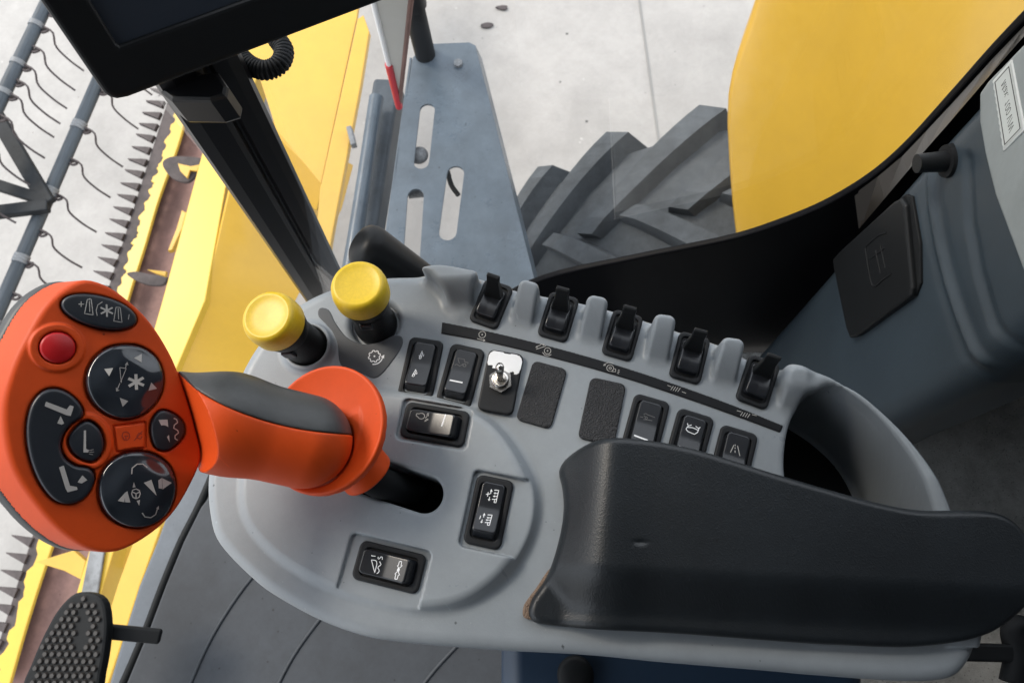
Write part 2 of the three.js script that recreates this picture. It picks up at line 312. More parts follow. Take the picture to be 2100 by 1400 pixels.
// ---------- cab shell ----------
{
  const c = thing('harvester_cab', 'harvester cab interior with dark roof lining, rear wall, black window frame and floor', 'cab', [0, 2.3, 0]);
  const bx = (n, x0, x1, y0, y1, z0, z1, m) => { const g = new RoundedBoxGeometry(x1 - x0, y1 - y0, z1 - z0, 2, 0.01); g.translate((x0 + x1) / 2, (y0 + y1) / 2, (z0 + z1) / 2); return wpart(n, uvBox(g), m, c); };
  bx('roof', -0.72, 0.95, 3.8, 3.9, -0.42, 1.25, M.lining);
  bx('rear_wall', 0.82, 0.86, 2.2, 3.8, -0.42, 1.4, M.lining);
  // sill under the side window: its upper edge sweeps up towards the rear
  wpart('window_sill', slab([...new THREE.CatmullRomCurve3([[-0.1775,2.3786,-0.37],[-0.0879,2.5087,-0.37],[-0.0063,2.608,-0.37],[0.1042,2.6655,-0.37],[0.2151,2.718,-0.37],[0.2548,2.7514,-0.37],[0.2885,2.791,-0.37],[0.313,2.8425,-0.37],[0.3237,2.8923,-0.37],[0.3286,2.9694,-0.37],[0.3311,3.0277,-0.37],[0.3341,3.0638,-0.37],[0.3388,3.1111,-0.37]].map(V3)).getPoints(60).map(p => p.toArray()), [0.8, 3.3, -0.37], [0.8, 2.2, -0.37], [-0.3, 2.2, -0.37]], 0.008, 0.002), M.gloss, c);
  { const a = [[0.3087,2.8294,-0.37],[0.3164,2.8569,-0.37],[0.3237,2.8923,-0.37],[0.3265,2.9327,-0.37],[0.3286,2.9694,-0.37],[0.3311,3.0277,-0.37],[0.3341,3.0638,-0.37],[0.3388,3.1111,-0.37]], b = [[0.3199,2.8028,-0.3424],[0.3198,2.8554,-0.343],[0.3198,2.9035,-0.3438],[0.3197,2.9423,-0.3444],[0.3198,2.9781,-0.3442],[0.3197,3.0332,-0.3445],[0.3197,3.0792,-0.3445],[0.3198,3.1308,-0.3433]], pos = [], idx = [];
    a.forEach((p, i) => { pos.push(p[0], p[1], p[2] + 0.004, ...b[i]); if (i) { const k = i * 2; idx.push(k - 2, k - 1, k, k - 1, k + 1, k); } });
    const n = a.length; a.forEach((p, i) => pos.push(p[0], p[1] - 0.01, p[2] + 0.004, b[i][0], b[i][1] - 0.01, b[i][2])); for (let i = 1; i < n; i++) { const k = (n + i) * 2; idx.push(k - 2, k, k - 1, k - 1, k, k + 1); }
    const g = new THREE.BufferGeometry(); g.setAttribute('position', new THREE.Float32BufferAttribute(pos, 3)); g.setIndex(idx); const g2 = g.toNonIndexed(); g2.computeVertexNormals(); wpart('rear_frame', uvBox(g2), M.frameGloss, c); }
  bx('left_wall', -0.55, 0.82, 2.2, 3.8, 1.15, 1.2, M.lining);
  // floor: rubber mat in front, carpet at the rear
  const fl = [[-0.5522,-0.1416],[-0.5727,-0.1103],[-0.5937,-0.0567],[-0.6136,0.0103],[-0.6305,0.0751],[-0.6519,0.1447],[-0.6673,0.1987],[-0.6819,0.2447]];
  wpart('floor_mat', plate([...fl, [-0.5, 1.3], [0.12, 1.3], [0.12, -0.36], [-0.31, -0.36]], 2.3, 0.04, 0.004), M.floorMat, c);
  wpart('carpet', plate([[0.124, -0.36], [0.124, 1.3], [0.82, 1.3], [0.82, -0.36]], 2.3, 0.03, 0.003), M.carpet, c);
  // pressed ribs in the mat
  for (const L of [[[-0.5573,2.304,0.1639],[-0.5293,2.304,0.0885],[-0.4911,2.304,0.021],[-0.4431,2.304,-0.0412]], [[-0.4226,2.304,0.1629],[-0.3975,2.304,0.1121],[-0.3639,2.304,0.0635],[-0.3149,2.304,0.0029]], [[-0.2052,2.304,0.1614],[-0.1807,2.304,0.1313],[-0.1376,2.304,0.087]]]) {
    const pts = new THREE.CatmullRomCurve3(L.map(V3)).getPoints(14).map(p => [p.x, p.y - 0.004, p.z]);
    wpart('mat_rib', rod(pts, 0.003, 8, 14), M.floorMat, c);
  }
  // lower windscreen frame with its seal
  const fr = (L, y, t, m, n) => wpart(n, plate(L, y, t, 0.006), m, c);
  fr([[-0.6024,-0.2012],[-0.636,-0.1124],[-0.6485,-0.0578],[-0.6681,0.0105],[-0.6798,0.0765],[-0.6904,0.1403],[-0.6988,0.1954],[-0.6718,0.1952],[-0.6639,0.1402],[-0.6442,0.0764],[-0.627,0.0104],[-0.6068,-0.0577],[-0.5855,-0.1122],[-0.5655,-0.1763]], 2.28, 0.06, M.frameGrey, 'windscreen_frame');
  wpart('windscreen_seal', rod([[-0.556,2.292,-0.1826],[-0.5783,2.292,-0.1127],[-0.6001,2.292,-0.0579],[-0.6203,2.292,0.0089],[-0.6373,2.292,0.0742],[-0.6574,2.292,0.1388],[-0.6793,2.292,0.2001]], 0.007, 8), M.rubber, c);
  // glass
  wpart('side_glass', slab([[-0.34, 2.25, -0.4], [0.82, 2.25, -0.4], [0.82, 3.79, -0.4], [-0.34, 3.79, -0.4]], 0.005, 0), M.glass, c);
}
// right front pillar of the cab
{
  const a = [-0.3475,2.42,-0.4246], b = [-0.2686,3.02,-0.3746], A = V3(a), B = V3(b), d = B.clone().sub(A).normalize();
  const t = thing('cab_pillar', 'glossy black sloping cab pillar with a grooved face', 'pillar', [a[0], a[1], a[2]]);
  const lo = A.clone().sub(d.clone().multiplyScalar(0.25)), hi = B.clone().add(d.clone().multiplyScalar(0.75));
  const L = lo.distanceTo(hi), cam = camera.position.clone().sub(A); const x = d.clone().cross(cam).normalize().negate(), y = x.clone().cross(d).negate();
  const prof = [[-47, -20], [-47, 6], [-42, 14], [-30, 17], [-14, 18], [-10, 14], [-7, 14], [-3, 20], [4, 24], [28, 25], [42, 20], [46, 10], [46, -20]];
  const s = new THREE.Shape(prof.map(p => new THREE.Vector2(p[0] / 1380, p[1] / 1380)));
  const g = new THREE.ExtrudeGeometry(s, { depth: L, bevelEnabled: false }); const Mx = new THREE.Matrix4().makeBasis(x, d.clone().cross(x), d).setPosition(lo);
  g.applyMatrix4(Mx); wpart('post', uvBox(g), M.pillar, t);
}
// monitor
{
  const n = V3([[-0.2564,3.14,-0.2712],[0.8471,-0.369,-0.3825],[0.5299,0.5313,0.661],[0.0407,0.7626,-0.6456]][2]), sh = (L, mm) => L.map(p => [p[0] + n.x * mm / 1000, p[1] + n.y * mm / 1000, p[2] + n.z * mm / 1000]);
  const t = thing('monitor', 'black display monitor with a dark blue screen, hanging at the pillar', 'monitor', [-0.2564,3.14,-0.2712]);
  const outer = [[-0.2743,3.1962,-0.302],[-0.2602,3.1465,-0.2733],[-0.2592,3.1433,-0.2716],[-0.2572,3.1405,-0.2709],[-0.2544,3.1383,-0.2713],[-0.2493,3.1364,-0.2739],[-0.1022,3.1063,-0.3677],[-0.0048,3.0862,-0.4296],[-0.0591,3.1988,-0.4766],[-0.2979,3.2788,-0.3494]], inner = [[-0.2539,3.1863,-0.3104],[-0.2468,3.159,-0.294],[-0.2458,3.1576,-0.2937],[-0.1607,3.1406,-0.3483],[-0.0684,3.122,-0.4074],[-0.0929,3.196,-0.4473],[-0.278,3.2583,-0.3489]];
  wpart('back_housing', slab(sh(outer, -6), 0.036, 0.006), M.pillar, t);
  const bars = [[0, 1], [1, 2], [2, 3], [3, 4], [4, 5], [5, 6], [6, 7], [7, 8], [8, 9], [9, 0]];
  const u = V3([[-0.2564,3.14,-0.2712],[0.8471,-0.369,-0.3825],[0.5299,0.5313,0.661],[0.0407,0.7626,-0.6456]][1]), v = V3([[-0.2564,3.14,-0.2712],[0.8471,-0.369,-0.3825],[0.5299,0.5313,0.661],[0.0407,0.7626,-0.6456]][3]), o = V3([[-0.2564,3.14,-0.2712],[0.8471,-0.369,-0.3825],[0.5299,0.5313,0.661],[0.0407,0.7626,-0.6456]][0]), f2 = p => { const d = V3(p).sub(o); return new THREE.Vector2(d.dot(u), d.dot(v)); };
  const shp = new THREE.Shape(outer.map(f2)); shp.holes.push(new THREE.Path(inner.map(f2)));
  const fg = new THREE.ExtrudeGeometry(shp, { depth: 0.004, bevelEnabled: true, bevelSize: 0.003, bevelThickness: 0.003, bevelOffset: -0.003, bevelSegments: 3 }); fg.translate(0, 0, -0.006); fg.applyMatrix4(new THREE.Matrix4().makeBasis(u, v, n).setPosition(o));
  wpart('bezel', uvBox(fg), M.black, t);
  wpart('screen', slab(sh([[-0.2567,3.1881,-0.3095],[-0.2476,3.1589,-0.2934],[-0.2463,3.157,-0.2929],[-0.1596,3.1396,-0.3484],[-0.0654,3.1206,-0.4087],[-0.0914,3.1969,-0.4491],[-0.2798,3.2602,-0.3489]], -2.5), 0.003, 0), M.screen, t);
  wpart('bracket', slab([[-0.2856,3.05,-0.3435],[-0.2755,3.05,-0.3351],[-0.2459,3.05,-0.3336],[-0.2347,3.05,-0.3373],[-0.2342,3.05,-0.3457],[-0.2432,3.05,-0.3589],[-0.2676,3.05,-0.3582]], 0.03, 0.003), M.pillar, t);
}
// ribbed cable hose by the monitor
{
  const L = [[-0.2548,3,-0.4146],[-0.2424,3,-0.4029],[-0.2296,3,-0.3981],[-0.2191,3,-0.4034],[-0.2162,3,-0.4163],[-0.2241,3,-0.4299]], t = thing('ribbed_hose', 'short bend of black ribbed cable hose behind the monitor', 'hose', L[2]);
  const c = new THREE.CatmullRomCurve3(L.map(V3)), rings = [];
  wpart('core', rod(L, 0.007, 12, 30), M.rubber, t);
  for (let k = 0; k <= 26; k++) { const g = new THREE.TorusGeometry(0.007, 0.0014, 6, 16), p = c.getPointAt(k / 26), d = c.getTangentAt(k / 26); g.applyQuaternion(new THREE.Quaternion().setFromUnitVectors(new THREE.Vector3(0, 0, 1), d)); g.translate(p.x, p.y, p.z); wpart('rib', g, M.rubber, t); }
}
// black grab grip behind the console
{
  const a = [-156.4,-60,-268], b = [-97.2,-120,-246.4], q = V3(a).add(V3(b)).multiplyScalar(.5);
  const t = thing('grab_grip', 'black rubber grip of a lever standing behind the yellow capped lever', 'grip', [q.x / 1000, P0 + q.y / 1000, q.z / 1000]);
  const a2 = V3(a).add(V3(b).sub(V3(a)).normalize().multiplyScalar(9)).toArray(), dir = V3(b).sub(V3(a)).normalize();
  const f = (x, y, z) => { const s = (x - a[0]) * dir.x + (y - a[1]) * dir.y + (z - a[2]) * dir.z; return smax(capsule([x, y, z], a2, b, 20.5, 14), -s - 6, 8); };
  const g = sdfMesh(f, [Math.min(a[0], b[0]) - 30, Math.min(a[1], b[1]) - 30, Math.min(a[2], b[2]) - 30], [Math.max(a[0], b[0]) + 30, Math.max(a[1], b[1]) + 30, Math.max(a[2], b[2]) + 30], 1.6); g.translate(0, P0, 0);
  wpart('rubber_grip', g, M.black, t);
}
// moulded side trim behind the console
{
  const t = thing('side_trim', 'dark blue grey moulded trim panel behind the console', 'trim panel', [0.3277,2.6338,-0.2112]);
  const [o3, u3, n3] = [[0.3201,2.45,-0.338],[0.0599,0,0.9982],[-0.9982,0,0.0599],[0,1,0]];
  // plane coordinates: u = along the wall (mm), v = height (mm)
  const loc = p => [((p[0] - o3[0]) * u3[0] + (p[2] - o3[2]) * u3[2]) * 1000, (p[1] - P0) * 1000];
  const TB = new THREE.Matrix4().makeBasis(V3(u3), V3([0, 1, 0]), V3(n3)).setPosition(new THREE.Vector3(o3[0], P0, o3[2]));
  const outline = [[0.3202,2.286,-0.3365],[0.3201,2.45,-0.338],[0.3199,2.7044,-0.3414],[0.3198,2.8386,-0.3427],[0.3197,2.9381,-0.3447],[0.3197,3.0139,-0.3446],[0.3197,3.0797,-0.3456],[0.3198,3.131,-0.3438],[0.3285,3.1116,-0.1987],[0.3306,3.0336,-0.1633],[0.3318,2.9202,-0.1438],[0.3319,2.8212,-0.1417],[0.332,2.7105,-0.1394],[0.3327,2.478,-0.1286],[0.3241,2.1719,-0.2721]].map(loc);
  const d2 = sdPoly(outline), groove = [[0.3209,2.9352,-0.3245],[0.3225,2.9259,-0.2984],[0.3245,2.9206,-0.265],[0.3266,2.9201,-0.2302],[0.3284,2.9231,-0.1995],[0.33,2.9283,-0.1732],[0.3309,2.9337,-0.1578]].map(loc), groove2 = [[0.3221,2.9848,-0.3044],[0.3246,2.9688,-0.2628],[0.3272,2.9629,-0.2207],[0.3296,2.9642,-0.181],[0.3313,2.9751,-0.1513]].map(loc);
  const seg = (x, y, G) => { let b = 1e9; for (let i = 0; i < G.length - 1; i++) b = Math.min(b, fold2(x, y, G[i], G[i + 1])); return b; };
  const xs = outline.map(p => p[0]), ys = outline.map(p => p[1]);
  const g = sdfMesh((x, y, z) => {
    const d = d2(x, y);
    const g1 = seg(x, y, groove), top = 3 * Math.exp(-((g1 / 5) ** 2)) - 2.2 * Math.exp(-(((g1 - 10) / 7) ** 2)) * 0.5 - 4 * sstep(10, 0, seg(x, y, groove2)) * 0.6;
    return Math.max(rmax(d, z - top, 26), -70 - z) * 0.9;
  }, [Math.min(...xs) - 5, Math.min(...ys) - 5, -74], [Math.max(...xs) + 5, Math.max(...ys) + 5, 6], 3.2);
  g.applyMatrix4(TB); wpart('panel', g, M.trim, t);
  const lift = (pts, mm) => pts.map(p => [p[0] + n3[0] * mm / 1000, p[1], p[2] + n3[2] * mm / 1000]);
  // square cover with an embossed sign
  const flat = (pts, h0, h1, r, cell) => { const L = pts.map(loc), dd = sdPoly(L), lx = L.map(p => p[0]), ly = L.map(p => p[1]); const q = sdfMesh((x, y, z) => Math.max(rmax(dd(x, y), z - h1, r), h0 - z), [Math.min(...lx) - 3, Math.min(...ly) - 3, h0 - 3], [Math.max(...lx) + 3, Math.max(...ly) + 3, h1 + 3], cell); q.applyMatrix4(TB); return q; };
  const cov = wpart('socket_cover', flat([[0.3202,2.732,-0.3363],[0.3202,2.7549,-0.3363],[0.3208,2.8813,-0.3264],[0.321,2.8933,-0.3232],[0.3216,2.8979,-0.3135],[0.3258,2.878,-0.2428],[0.3261,2.872,-0.2379],[0.326,2.7501,-0.2407],[0.3258,2.7336,-0.244],[0.325,2.7293,-0.2564],[0.3208,2.7298,-0.3267]], -8, 7, 3, 1.2), M.black, t); cov.userData.label = 'square black cover with embossed sign';
  const rel = (L) => rod(lift(L, 7.1), 0.0009, 6, 12);
  for (const L of [[[0.3216,2.8122,-0.3136],[0.3217,2.8425,-0.3111],[0.322,2.8573,-0.3068]], [[0.3216,2.8122,-0.3136],[0.3228,2.8091,-0.2939],[0.324,2.8099,-0.2728],[0.3242,2.8348,-0.2701],[0.3243,2.8496,-0.2688]], [[0.3225,2.8161,-0.2986],[0.3227,2.8475,-0.2955]], [[0.3223,2.8309,-0.3012],[0.3238,2.8298,-0.2772]], [[0.3223,2.8418,-0.3012],[0.3237,2.841,-0.2784]]]) wpart('embossing', rel(L), M.rubber, cov);
  // the hole beside the cover, screw knob, light insert with label
  wpart('recess', flat([[0.3208,2.8836,-0.3271],[0.3209,2.8946,-0.3259],[0.3213,2.9042,-0.3187],[0.3239,2.8984,-0.2755],[0.3257,2.8844,-0.2448],[0.326,2.8746,-0.2396],[0.3249,2.8745,-0.2582]], -8, 2.5, 1, 1.2), M.rubber, t);
  { const a = V3([0.3213,2.9626,-0.318]), n = V3(n3), g2 = new THREE.CylinderGeometry(0.0075, 0.0085, 0.026, 20); g2.applyQuaternion(new THREE.Quaternion().setFromUnitVectors(new THREE.Vector3(0, 1, 0), n)); const c = a.clone().add(n.clone().multiplyScalar(0.012)); g2.translate(c.x, c.y, c.z); wpart('screw_knob', g2, M.black, t);
    const g3 = new THREE.CylinderGeometry(0.013, 0.014, 0.006, 24); g3.applyQuaternion(new THREE.Quaternion().setFromUnitVectors(new THREE.Vector3(0, 1, 0), n)); g3.translate(a.x, a.y, a.z); wpart('washer', g3, M.rubber, t); }
  wpart('light_insert', flat([[0.3201,3.0227,-0.3382],[0.32,3.0343,-0.3399],[0.3202,3.0761,-0.3376],[0.3204,3.1181,-0.3342],[0.3263,3.1125,-0.2357],[0.3301,3.0467,-0.1717],[0.3285,3.0137,-0.199],[0.3266,3.0108,-0.2299],[0.3247,3.0078,-0.2623],[0.3228,3.0096,-0.2933],[0.3213,3.0139,-0.3193]], -10, 4, 4, 2), M.trimLight, t);
  const lab = wpart('label', flat([[0.3203,3.041,-0.3348],[0.3203,3.0641,-0.3349],[0.3233,3.0565,-0.2846],[0.3234,3.0308,-0.284]], 3, 4.7, 0.3, 1), M.label, t);
  const cv = document.createElement('canvas'); cv.width = 512; cv.height = 160; const cx = cv.getContext('2d');
  cx.fillStyle = '#cdd2cf'; cx.fillRect(0, 0, 512, 160); cx.strokeStyle = '#444'; cx.lineWidth = 8; cx.strokeRect(14, 14, 484, 132); cx.fillStyle = '#333'; cx.font = 'italic 62px sans-serif'; cx.textAlign = 'center'; cx.textBaseline = 'middle'; cx.fillText('Max. 100 V/W', 256, 82);
  const tx = new THREE.CanvasTexture(cv); tx.colorSpace = THREE.SRGBColorSpace;
  { const q = lift([[0.3204,3.042,-0.3329],[0.3204,3.0622,-0.3332],[0.3232,3.0548,-0.2868],[0.3233,3.0328,-0.2858]], 5.1), gq = new THREE.BufferGeometry(); gq.setAttribute('position', new THREE.Float32BufferAttribute(q.flat(), 3)); gq.setAttribute('uv', new THREE.Float32BufferAttribute([0, 1, 0, 0, 1, 0, 1, 1], 2)); gq.setIndex([0, 2, 1, 0, 3, 2]); gq.computeVertexNormals(); wpart('print', gq, mat([0.8, 0.8, 0.8], 0.5, { map: tx }), lab); }
}
function fold2(x, y, a, b) { const bx = b[0] - a[0], by = b[1] - a[1]; let t = ((x - a[0]) * bx + (y - a[1]) * by) / (bx * bx + by * by); t = Math.max(0, Math.min(1, t)); return Math.hypot(x - a[0] - bx * t, y - a[1] - by * t); }
// driver's seat: the box under the console and the seat out of view
{
  const t = thing('seat_box', 'dark blue seat box under the console with a black knob', 'seat box', [0, 2.31, 0.2]);
  const g = new RoundedBoxGeometry(0.30, 0.5, 0.3, 3, 0.02); g.translate([-0.0459,2.9,0.0639][0] + 0.15, 2.58, [0.0657,2.83,0.0633][2] + 0.12); wpart('box', uvBox(g), M.blueBox, t);
  const k = [0.0168,2.86,0.0756]; const kg = lathe([[0, 0], [13, 0], [15, 3], [15, 12], [12, 16], [5, 17], [0, 17]]); kg.translate(k[0], 2.829, k[2]); wpart('knob', kg, M.rubber, t);
  const bk = [0.3066,2.9,0.0495], be = [0.3508,2.9,0.0519]; wpart('rail', bar([bk[0] - 0.1, bk[1], bk[2]], be, 0.012, 0.012), M.rubber, t);
  wpart('rail_hook', rod([[0.328,2.9,0.0715],[0.3354,2.9,0.052],[0.3359,2.9,0.0371],[0.3416,2.9,0.0331],[0.3474,2.9,0.0354]], 0.008, 10), M.rubber, t);
}
{
  const t = thing('driver_seat', 'black driver seat beside the console', 'seat', [0.2, 2.31, 0.5]);
  const a = new RoundedBoxGeometry(0.55, 0.14, 0.52, 4, 0.05); a.translate(0.12, 2.72, 0.52); wpart('seat', uvBox(a), M.seat, t);
  const b = new RoundedBoxGeometry(0.14, 0.75, 0.5, 4, 0.06); b.rotateZ(-0.15); b.translate(0.48, 3.1, 0.52); wpart('backrest', uvBox(b), M.seat, t);
  const c = new RoundedBoxGeometry(0.34, 0.34, 0.34, 3, 0.03); c.translate(0.14, 2.48, 0.54); wpart('pedestal', uvBox(c), M.seat, t);
}
// brake pedal
{
  const P = smooth([[-0.7143,0.1395],[-0.709,0.1094],[-0.6986,0.0724],[-0.6843,0.0397],[-0.6657,0.02],[-0.6415,0.0187],[-0.6241,0.0269],[-0.6126,0.0534],[-0.6089,0.0906],[-0.6097,0.1209],[-0.6135,0.1566],[-0.6646,0.1687]], 60), c = [-0.6605,2.45,0.0846];
  const t = thing('brake_pedal', 'brown black rubber pedal with raised studs and an arm', 'pedal', [c[0], 2.42, c[2]]);
  wpart('pad', plate(P, 2.45, 0.018, 0.004), M.rubber, t);
  const d = sdPoly(P), tuft = [], xs = P.map(p => p[0]), zs = P.map(p => p[1]); const stud = new THREE.CylinderGeometry(0.0030, 0.0048, 0.004, 7), w = 0.0102;
  const groove = [-0.6447,0.066];
  for (let i = 0; i < 40; i++) for (let j = 0; j < 40; j++) { const x = Math.min(...xs) + i * w + (j % 2) * w / 2, z = Math.min(...zs) + j * w * 0.87; if (d(x, z) > -0.008 || Math.hypot((x - groove[0]) / 0.008, (z - groove[1]) / 0.03) < 1) continue; const s = new THREE.Mesh(stud, M.pedal); s.name = 'stud'; s.position.set(x - c[0], 0.0315, z - c[2]); t.add(s); }
  wpart('arm', bar([-0.6379,2.43,0.0685], [-0.558,2.4,0.0785], 0.02, 0.014, 0.004), M.rubber, t);
}

// ---------- outside: access platform, board, post ----------
{
  const Y = 2.05, t = thing('access_platform', 'blue grey steel access platform with long slots', 'platform', [-0.1929,2,-0.8975]);
  const st = (a, b, w) => { const L = [a, b].map(p => new THREE.Vector2(p[0], p[1])), d = L[1].clone().sub(L[0]).normalize(), n = new THREE.Vector2(-d.y, d.x), P = []; for (let k = 0; k <= 8; k++) { const q = Math.PI / 2 + k / 8 * Math.PI; P.push([L[0].x + w * (d.x * Math.cos(q) + n.x * Math.sin(q)), L[0].y + w * (d.y * Math.cos(q) + n.y * Math.sin(q))]); } for (let k = 0; k <= 8; k++) { const q = -Math.PI / 2 + k / 8 * Math.PI; P.push([L[1].x + w * (d.x * Math.cos(q) + n.x * Math.sin(q)), L[1].y + w * (d.y * Math.cos(q) + n.y * Math.sin(q))]); } return P; };
  wpart('deck', plate([[-0.3135,-1.1756],[-0.2893,-1.2136],[-0.1795,-1.2143],[-0.1654,-1.2053],[-0.1339,-1.0707],[-0.0795,-0.8275],[-0.0211,-0.5609],[0.0072,-0.422],[-0.3699,-0.4279],[-0.3522,-0.6694],[-0.3397,-0.8974]], Y, 0.006, 0.0015, [st(...[[-0.2734,-1.0285],[-0.2819,-0.893]], 0.019), st(...[[-0.2917,-0.8071],[-0.2973,-0.5336]], 0.02), st(...[[-0.2039,-0.8607],[-0.2176,-0.717]], 0.021)]), M.blueSteel, t);
  wpart('folded_edge', slab([...[[-0.3135,2.05,-1.1756],[-0.3397,2.05,-0.8974],[-0.3522,2.05,-0.6694],[-0.3699,2.05,-0.4279]], ...[[-0.3699,2.05,-0.4279],[-0.3522,2.05,-0.6694],[-0.3397,2.05,-0.8974],[-0.3135,2.05,-1.1756]].map(p => [p[0], 1.97, p[2]])].map((p, i) => p), 0.006, 0.001), M.blueSteel, t);
  wpart('side_flange', slab([...[[-0.1654,2.05,-1.2053],[-0.1339,2.05,-1.0707],[-0.0795,2.05,-0.8275],[-0.0211,2.05,-0.5609]], ...[[-0.0211,2.05,-0.5609],[-0.0795,2.05,-0.8275],[-0.1339,2.05,-1.0707],[-0.1654,2.05,-1.2053]].map(p => [p[0] + 0.012, 2.0, p[2]])], 0.005, 0.001), M.blueSteel, t);
  wpart('under_beam', bar([-0.4006,1.9,-1.2061], [-0.4536,1.9,-0.6155], 0.07, 0.08, 0.01), M.darkSteel, t);
  wpart('front_rail', rod([[-0.4129,1.98,-1.119],[-0.4305,1.98,-0.878],[-0.4489,1.98,-0.6556]], 0.018, 12), M.blueSteel, t);
  { const p = [-0.2038,2.05,-1.1517], g = new THREE.CylinderGeometry(0.011, 0.011, 0.008, 6); g.translate(p[0], p[1] + 0.004, p[2]); wpart('bolt_head', g, M.wornSteel, t); }
  wpart('cross_bolt', rod([[-0.318,2,-0.8442], [-0.2842,2,-0.847]], 0.014, 10), M.wornSteel, t);
  wpart('cable', rod([[-0.2353,1.96,-0.9199],[-0.225,1.96,-0.8831],[-0.2083,1.96,-0.8568]], 0.006, 8), M.rubber, t);
  { const p = [-0.2941,2,-0.929], g = new THREE.SphereGeometry(0.022, 20, 12); g.scale(1, .6, 1); g.translate(p[0], 2.02, p[2]); wpart('plug', g, M.wornSteel, t); }
}
{
  const b = [-0.2835,2.05,-1.1827], t = thing('handrail_post', 'black handrail post on the end of the steel platform', 'post', b);
  wpart('tube', rod([b, [b[0], 3.4, b[2]]], 0.024, 18), M.rubber, t);
  const g = new THREE.CylinderGeometry(0.029, 0.03, 0.1, 18); g.translate(b[0], 2.26, b[2]); wpart('sleeve', g, M.black, t);
}
{
  const A = [-0.2585,2.62,-0.8368], B = [-0.1952,2.62,-0.8336], C = [-0.3082,2.18,-0.9445], D = [-0.2688,2.3,-1.0115];
  const t = thing('marker_board', 'grey marker board with a red edge, hanging over the steel platform', 'marker board', C);
  wpart('board', slab([A, B, C], 0.004, 0.0008), M.boardGrey, t);
  const on = k => [0, 1, 2].map(i => lerp(A[i], C[i], k)), up = p => [p[0], p[1] + 0.004, p[2]];
  wpart('white_edge', rod([up(on(0.0)), up(on(0.56))], 0.005, 8), M.white, t); wpart('red_edge', rod([up(on(0.56)), up(on(1))], 0.0075, 8), M.redPaint, t);
  wpart('rear_edge', rod([B, C].map(up), 0.0045, 8), M.trough, t);
}
// tyre
{
  const R = 0.9, c = new THREE.Vector3(0.67, 0.95, -0.90), t = thing('front_tyre', 'large front tyre with chevron lugs beside the platform', 'tyre', [0.67, 0, -0.90]);
  const hw = 0.28, prof = [[0.45, -0.2], [0.55, -hw + .01], [0.7, -hw], [0.79, -hw + .02], [R - .035, -hw + .06], [R - .012, -.12], [R - .005, 0], [R - .012, .12], [R - .035, hw - .06], [0.79, hw - .02], [0.7, hw], [0.55, hw - .01], [0.45, .2]];
  const g = new THREE.LatheGeometry(prof.map(p => new THREE.Vector2(p[0], p[1])), 96); g.rotateX(Math.PI / 2); g.translate(c.x, c.y, c.z); wpart('carcass', uvBox(g), M.tyre, t);
  const rc = new THREE.LatheGeometry([[0, -.05], [.2, -.06], [.3, -.1], [.46, -.18], [.46, .18], [.3, .02], [0, .02]].map(p => new THREE.Vector2(...p)), 40); rc.rotateX(Math.PI / 2); rc.translate(c.x, c.y, c.z); wpart('rim', rc, M.yellow, t);
  const lug = (a0, side) => {          // tapered bar from the crown out to the shoulder, along a slanted path
    const pos = [], idx = [], N = 10;
    for (let i = 0; i <= N; i++) {
      const k = i / N, z = side * lerp(-0.015, hw - .012, k), ang = a0 - lerp(0, 0.40, Math.pow(k, 0.9)), w = lerp(0.026, 0.036, k), base = R - .03 - 0.05 * Math.pow(k, 3), top = R + 0.042 - 0.03 * Math.pow(k, 4) - (i === 0 ? .012 : 0);
      for (const [r, s] of [[base, -1.7], [top, -1], [top, 1], [base, 1.7]]) { const q = ang + s * w / R * 0.9; pos.push(c.x + r * Math.cos(q), c.y + r * Math.sin(q), c.z + z + s * w * .35 * side); }
    }
    for (let i = 0; i < N; i++) for (const [a, b] of [[0, 1], [1, 2], [2, 3]]) { const p = i * 4; idx.push(p + a, p + b, p + 4 + a, p + b, p + 4 + b, p + 4 + a); }
    idx.push(0, 2, 1, 0, 3, 2); const e = N * 4; idx.push(e, e + 1, e + 2, e, e + 2, e + 3);
    if (side > 0) for (let i = 0; i < idx.length; i += 3) { const q = idx[i]; idx[i] = idx[i + 1]; idx[i + 1] = q; }
    let gg = new THREE.BufferGeometry(); gg.setAttribute('position', new THREE.Float32BufferAttribute(pos, 3)); gg.setIndex(idx); gg = gg.toNonIndexed(); gg.computeVertexNormals(); return uvBox(gg);
  };
  for (let k = 0; k < 22; k++) { const a = Math.PI * 0.62 + k * Math.PI * 2 / 22; for (const [b, q] of [[a, -1], [a + Math.PI / 22, 1]]) { wpart('lug', lug(b, q), M.tyre, t); } }
}
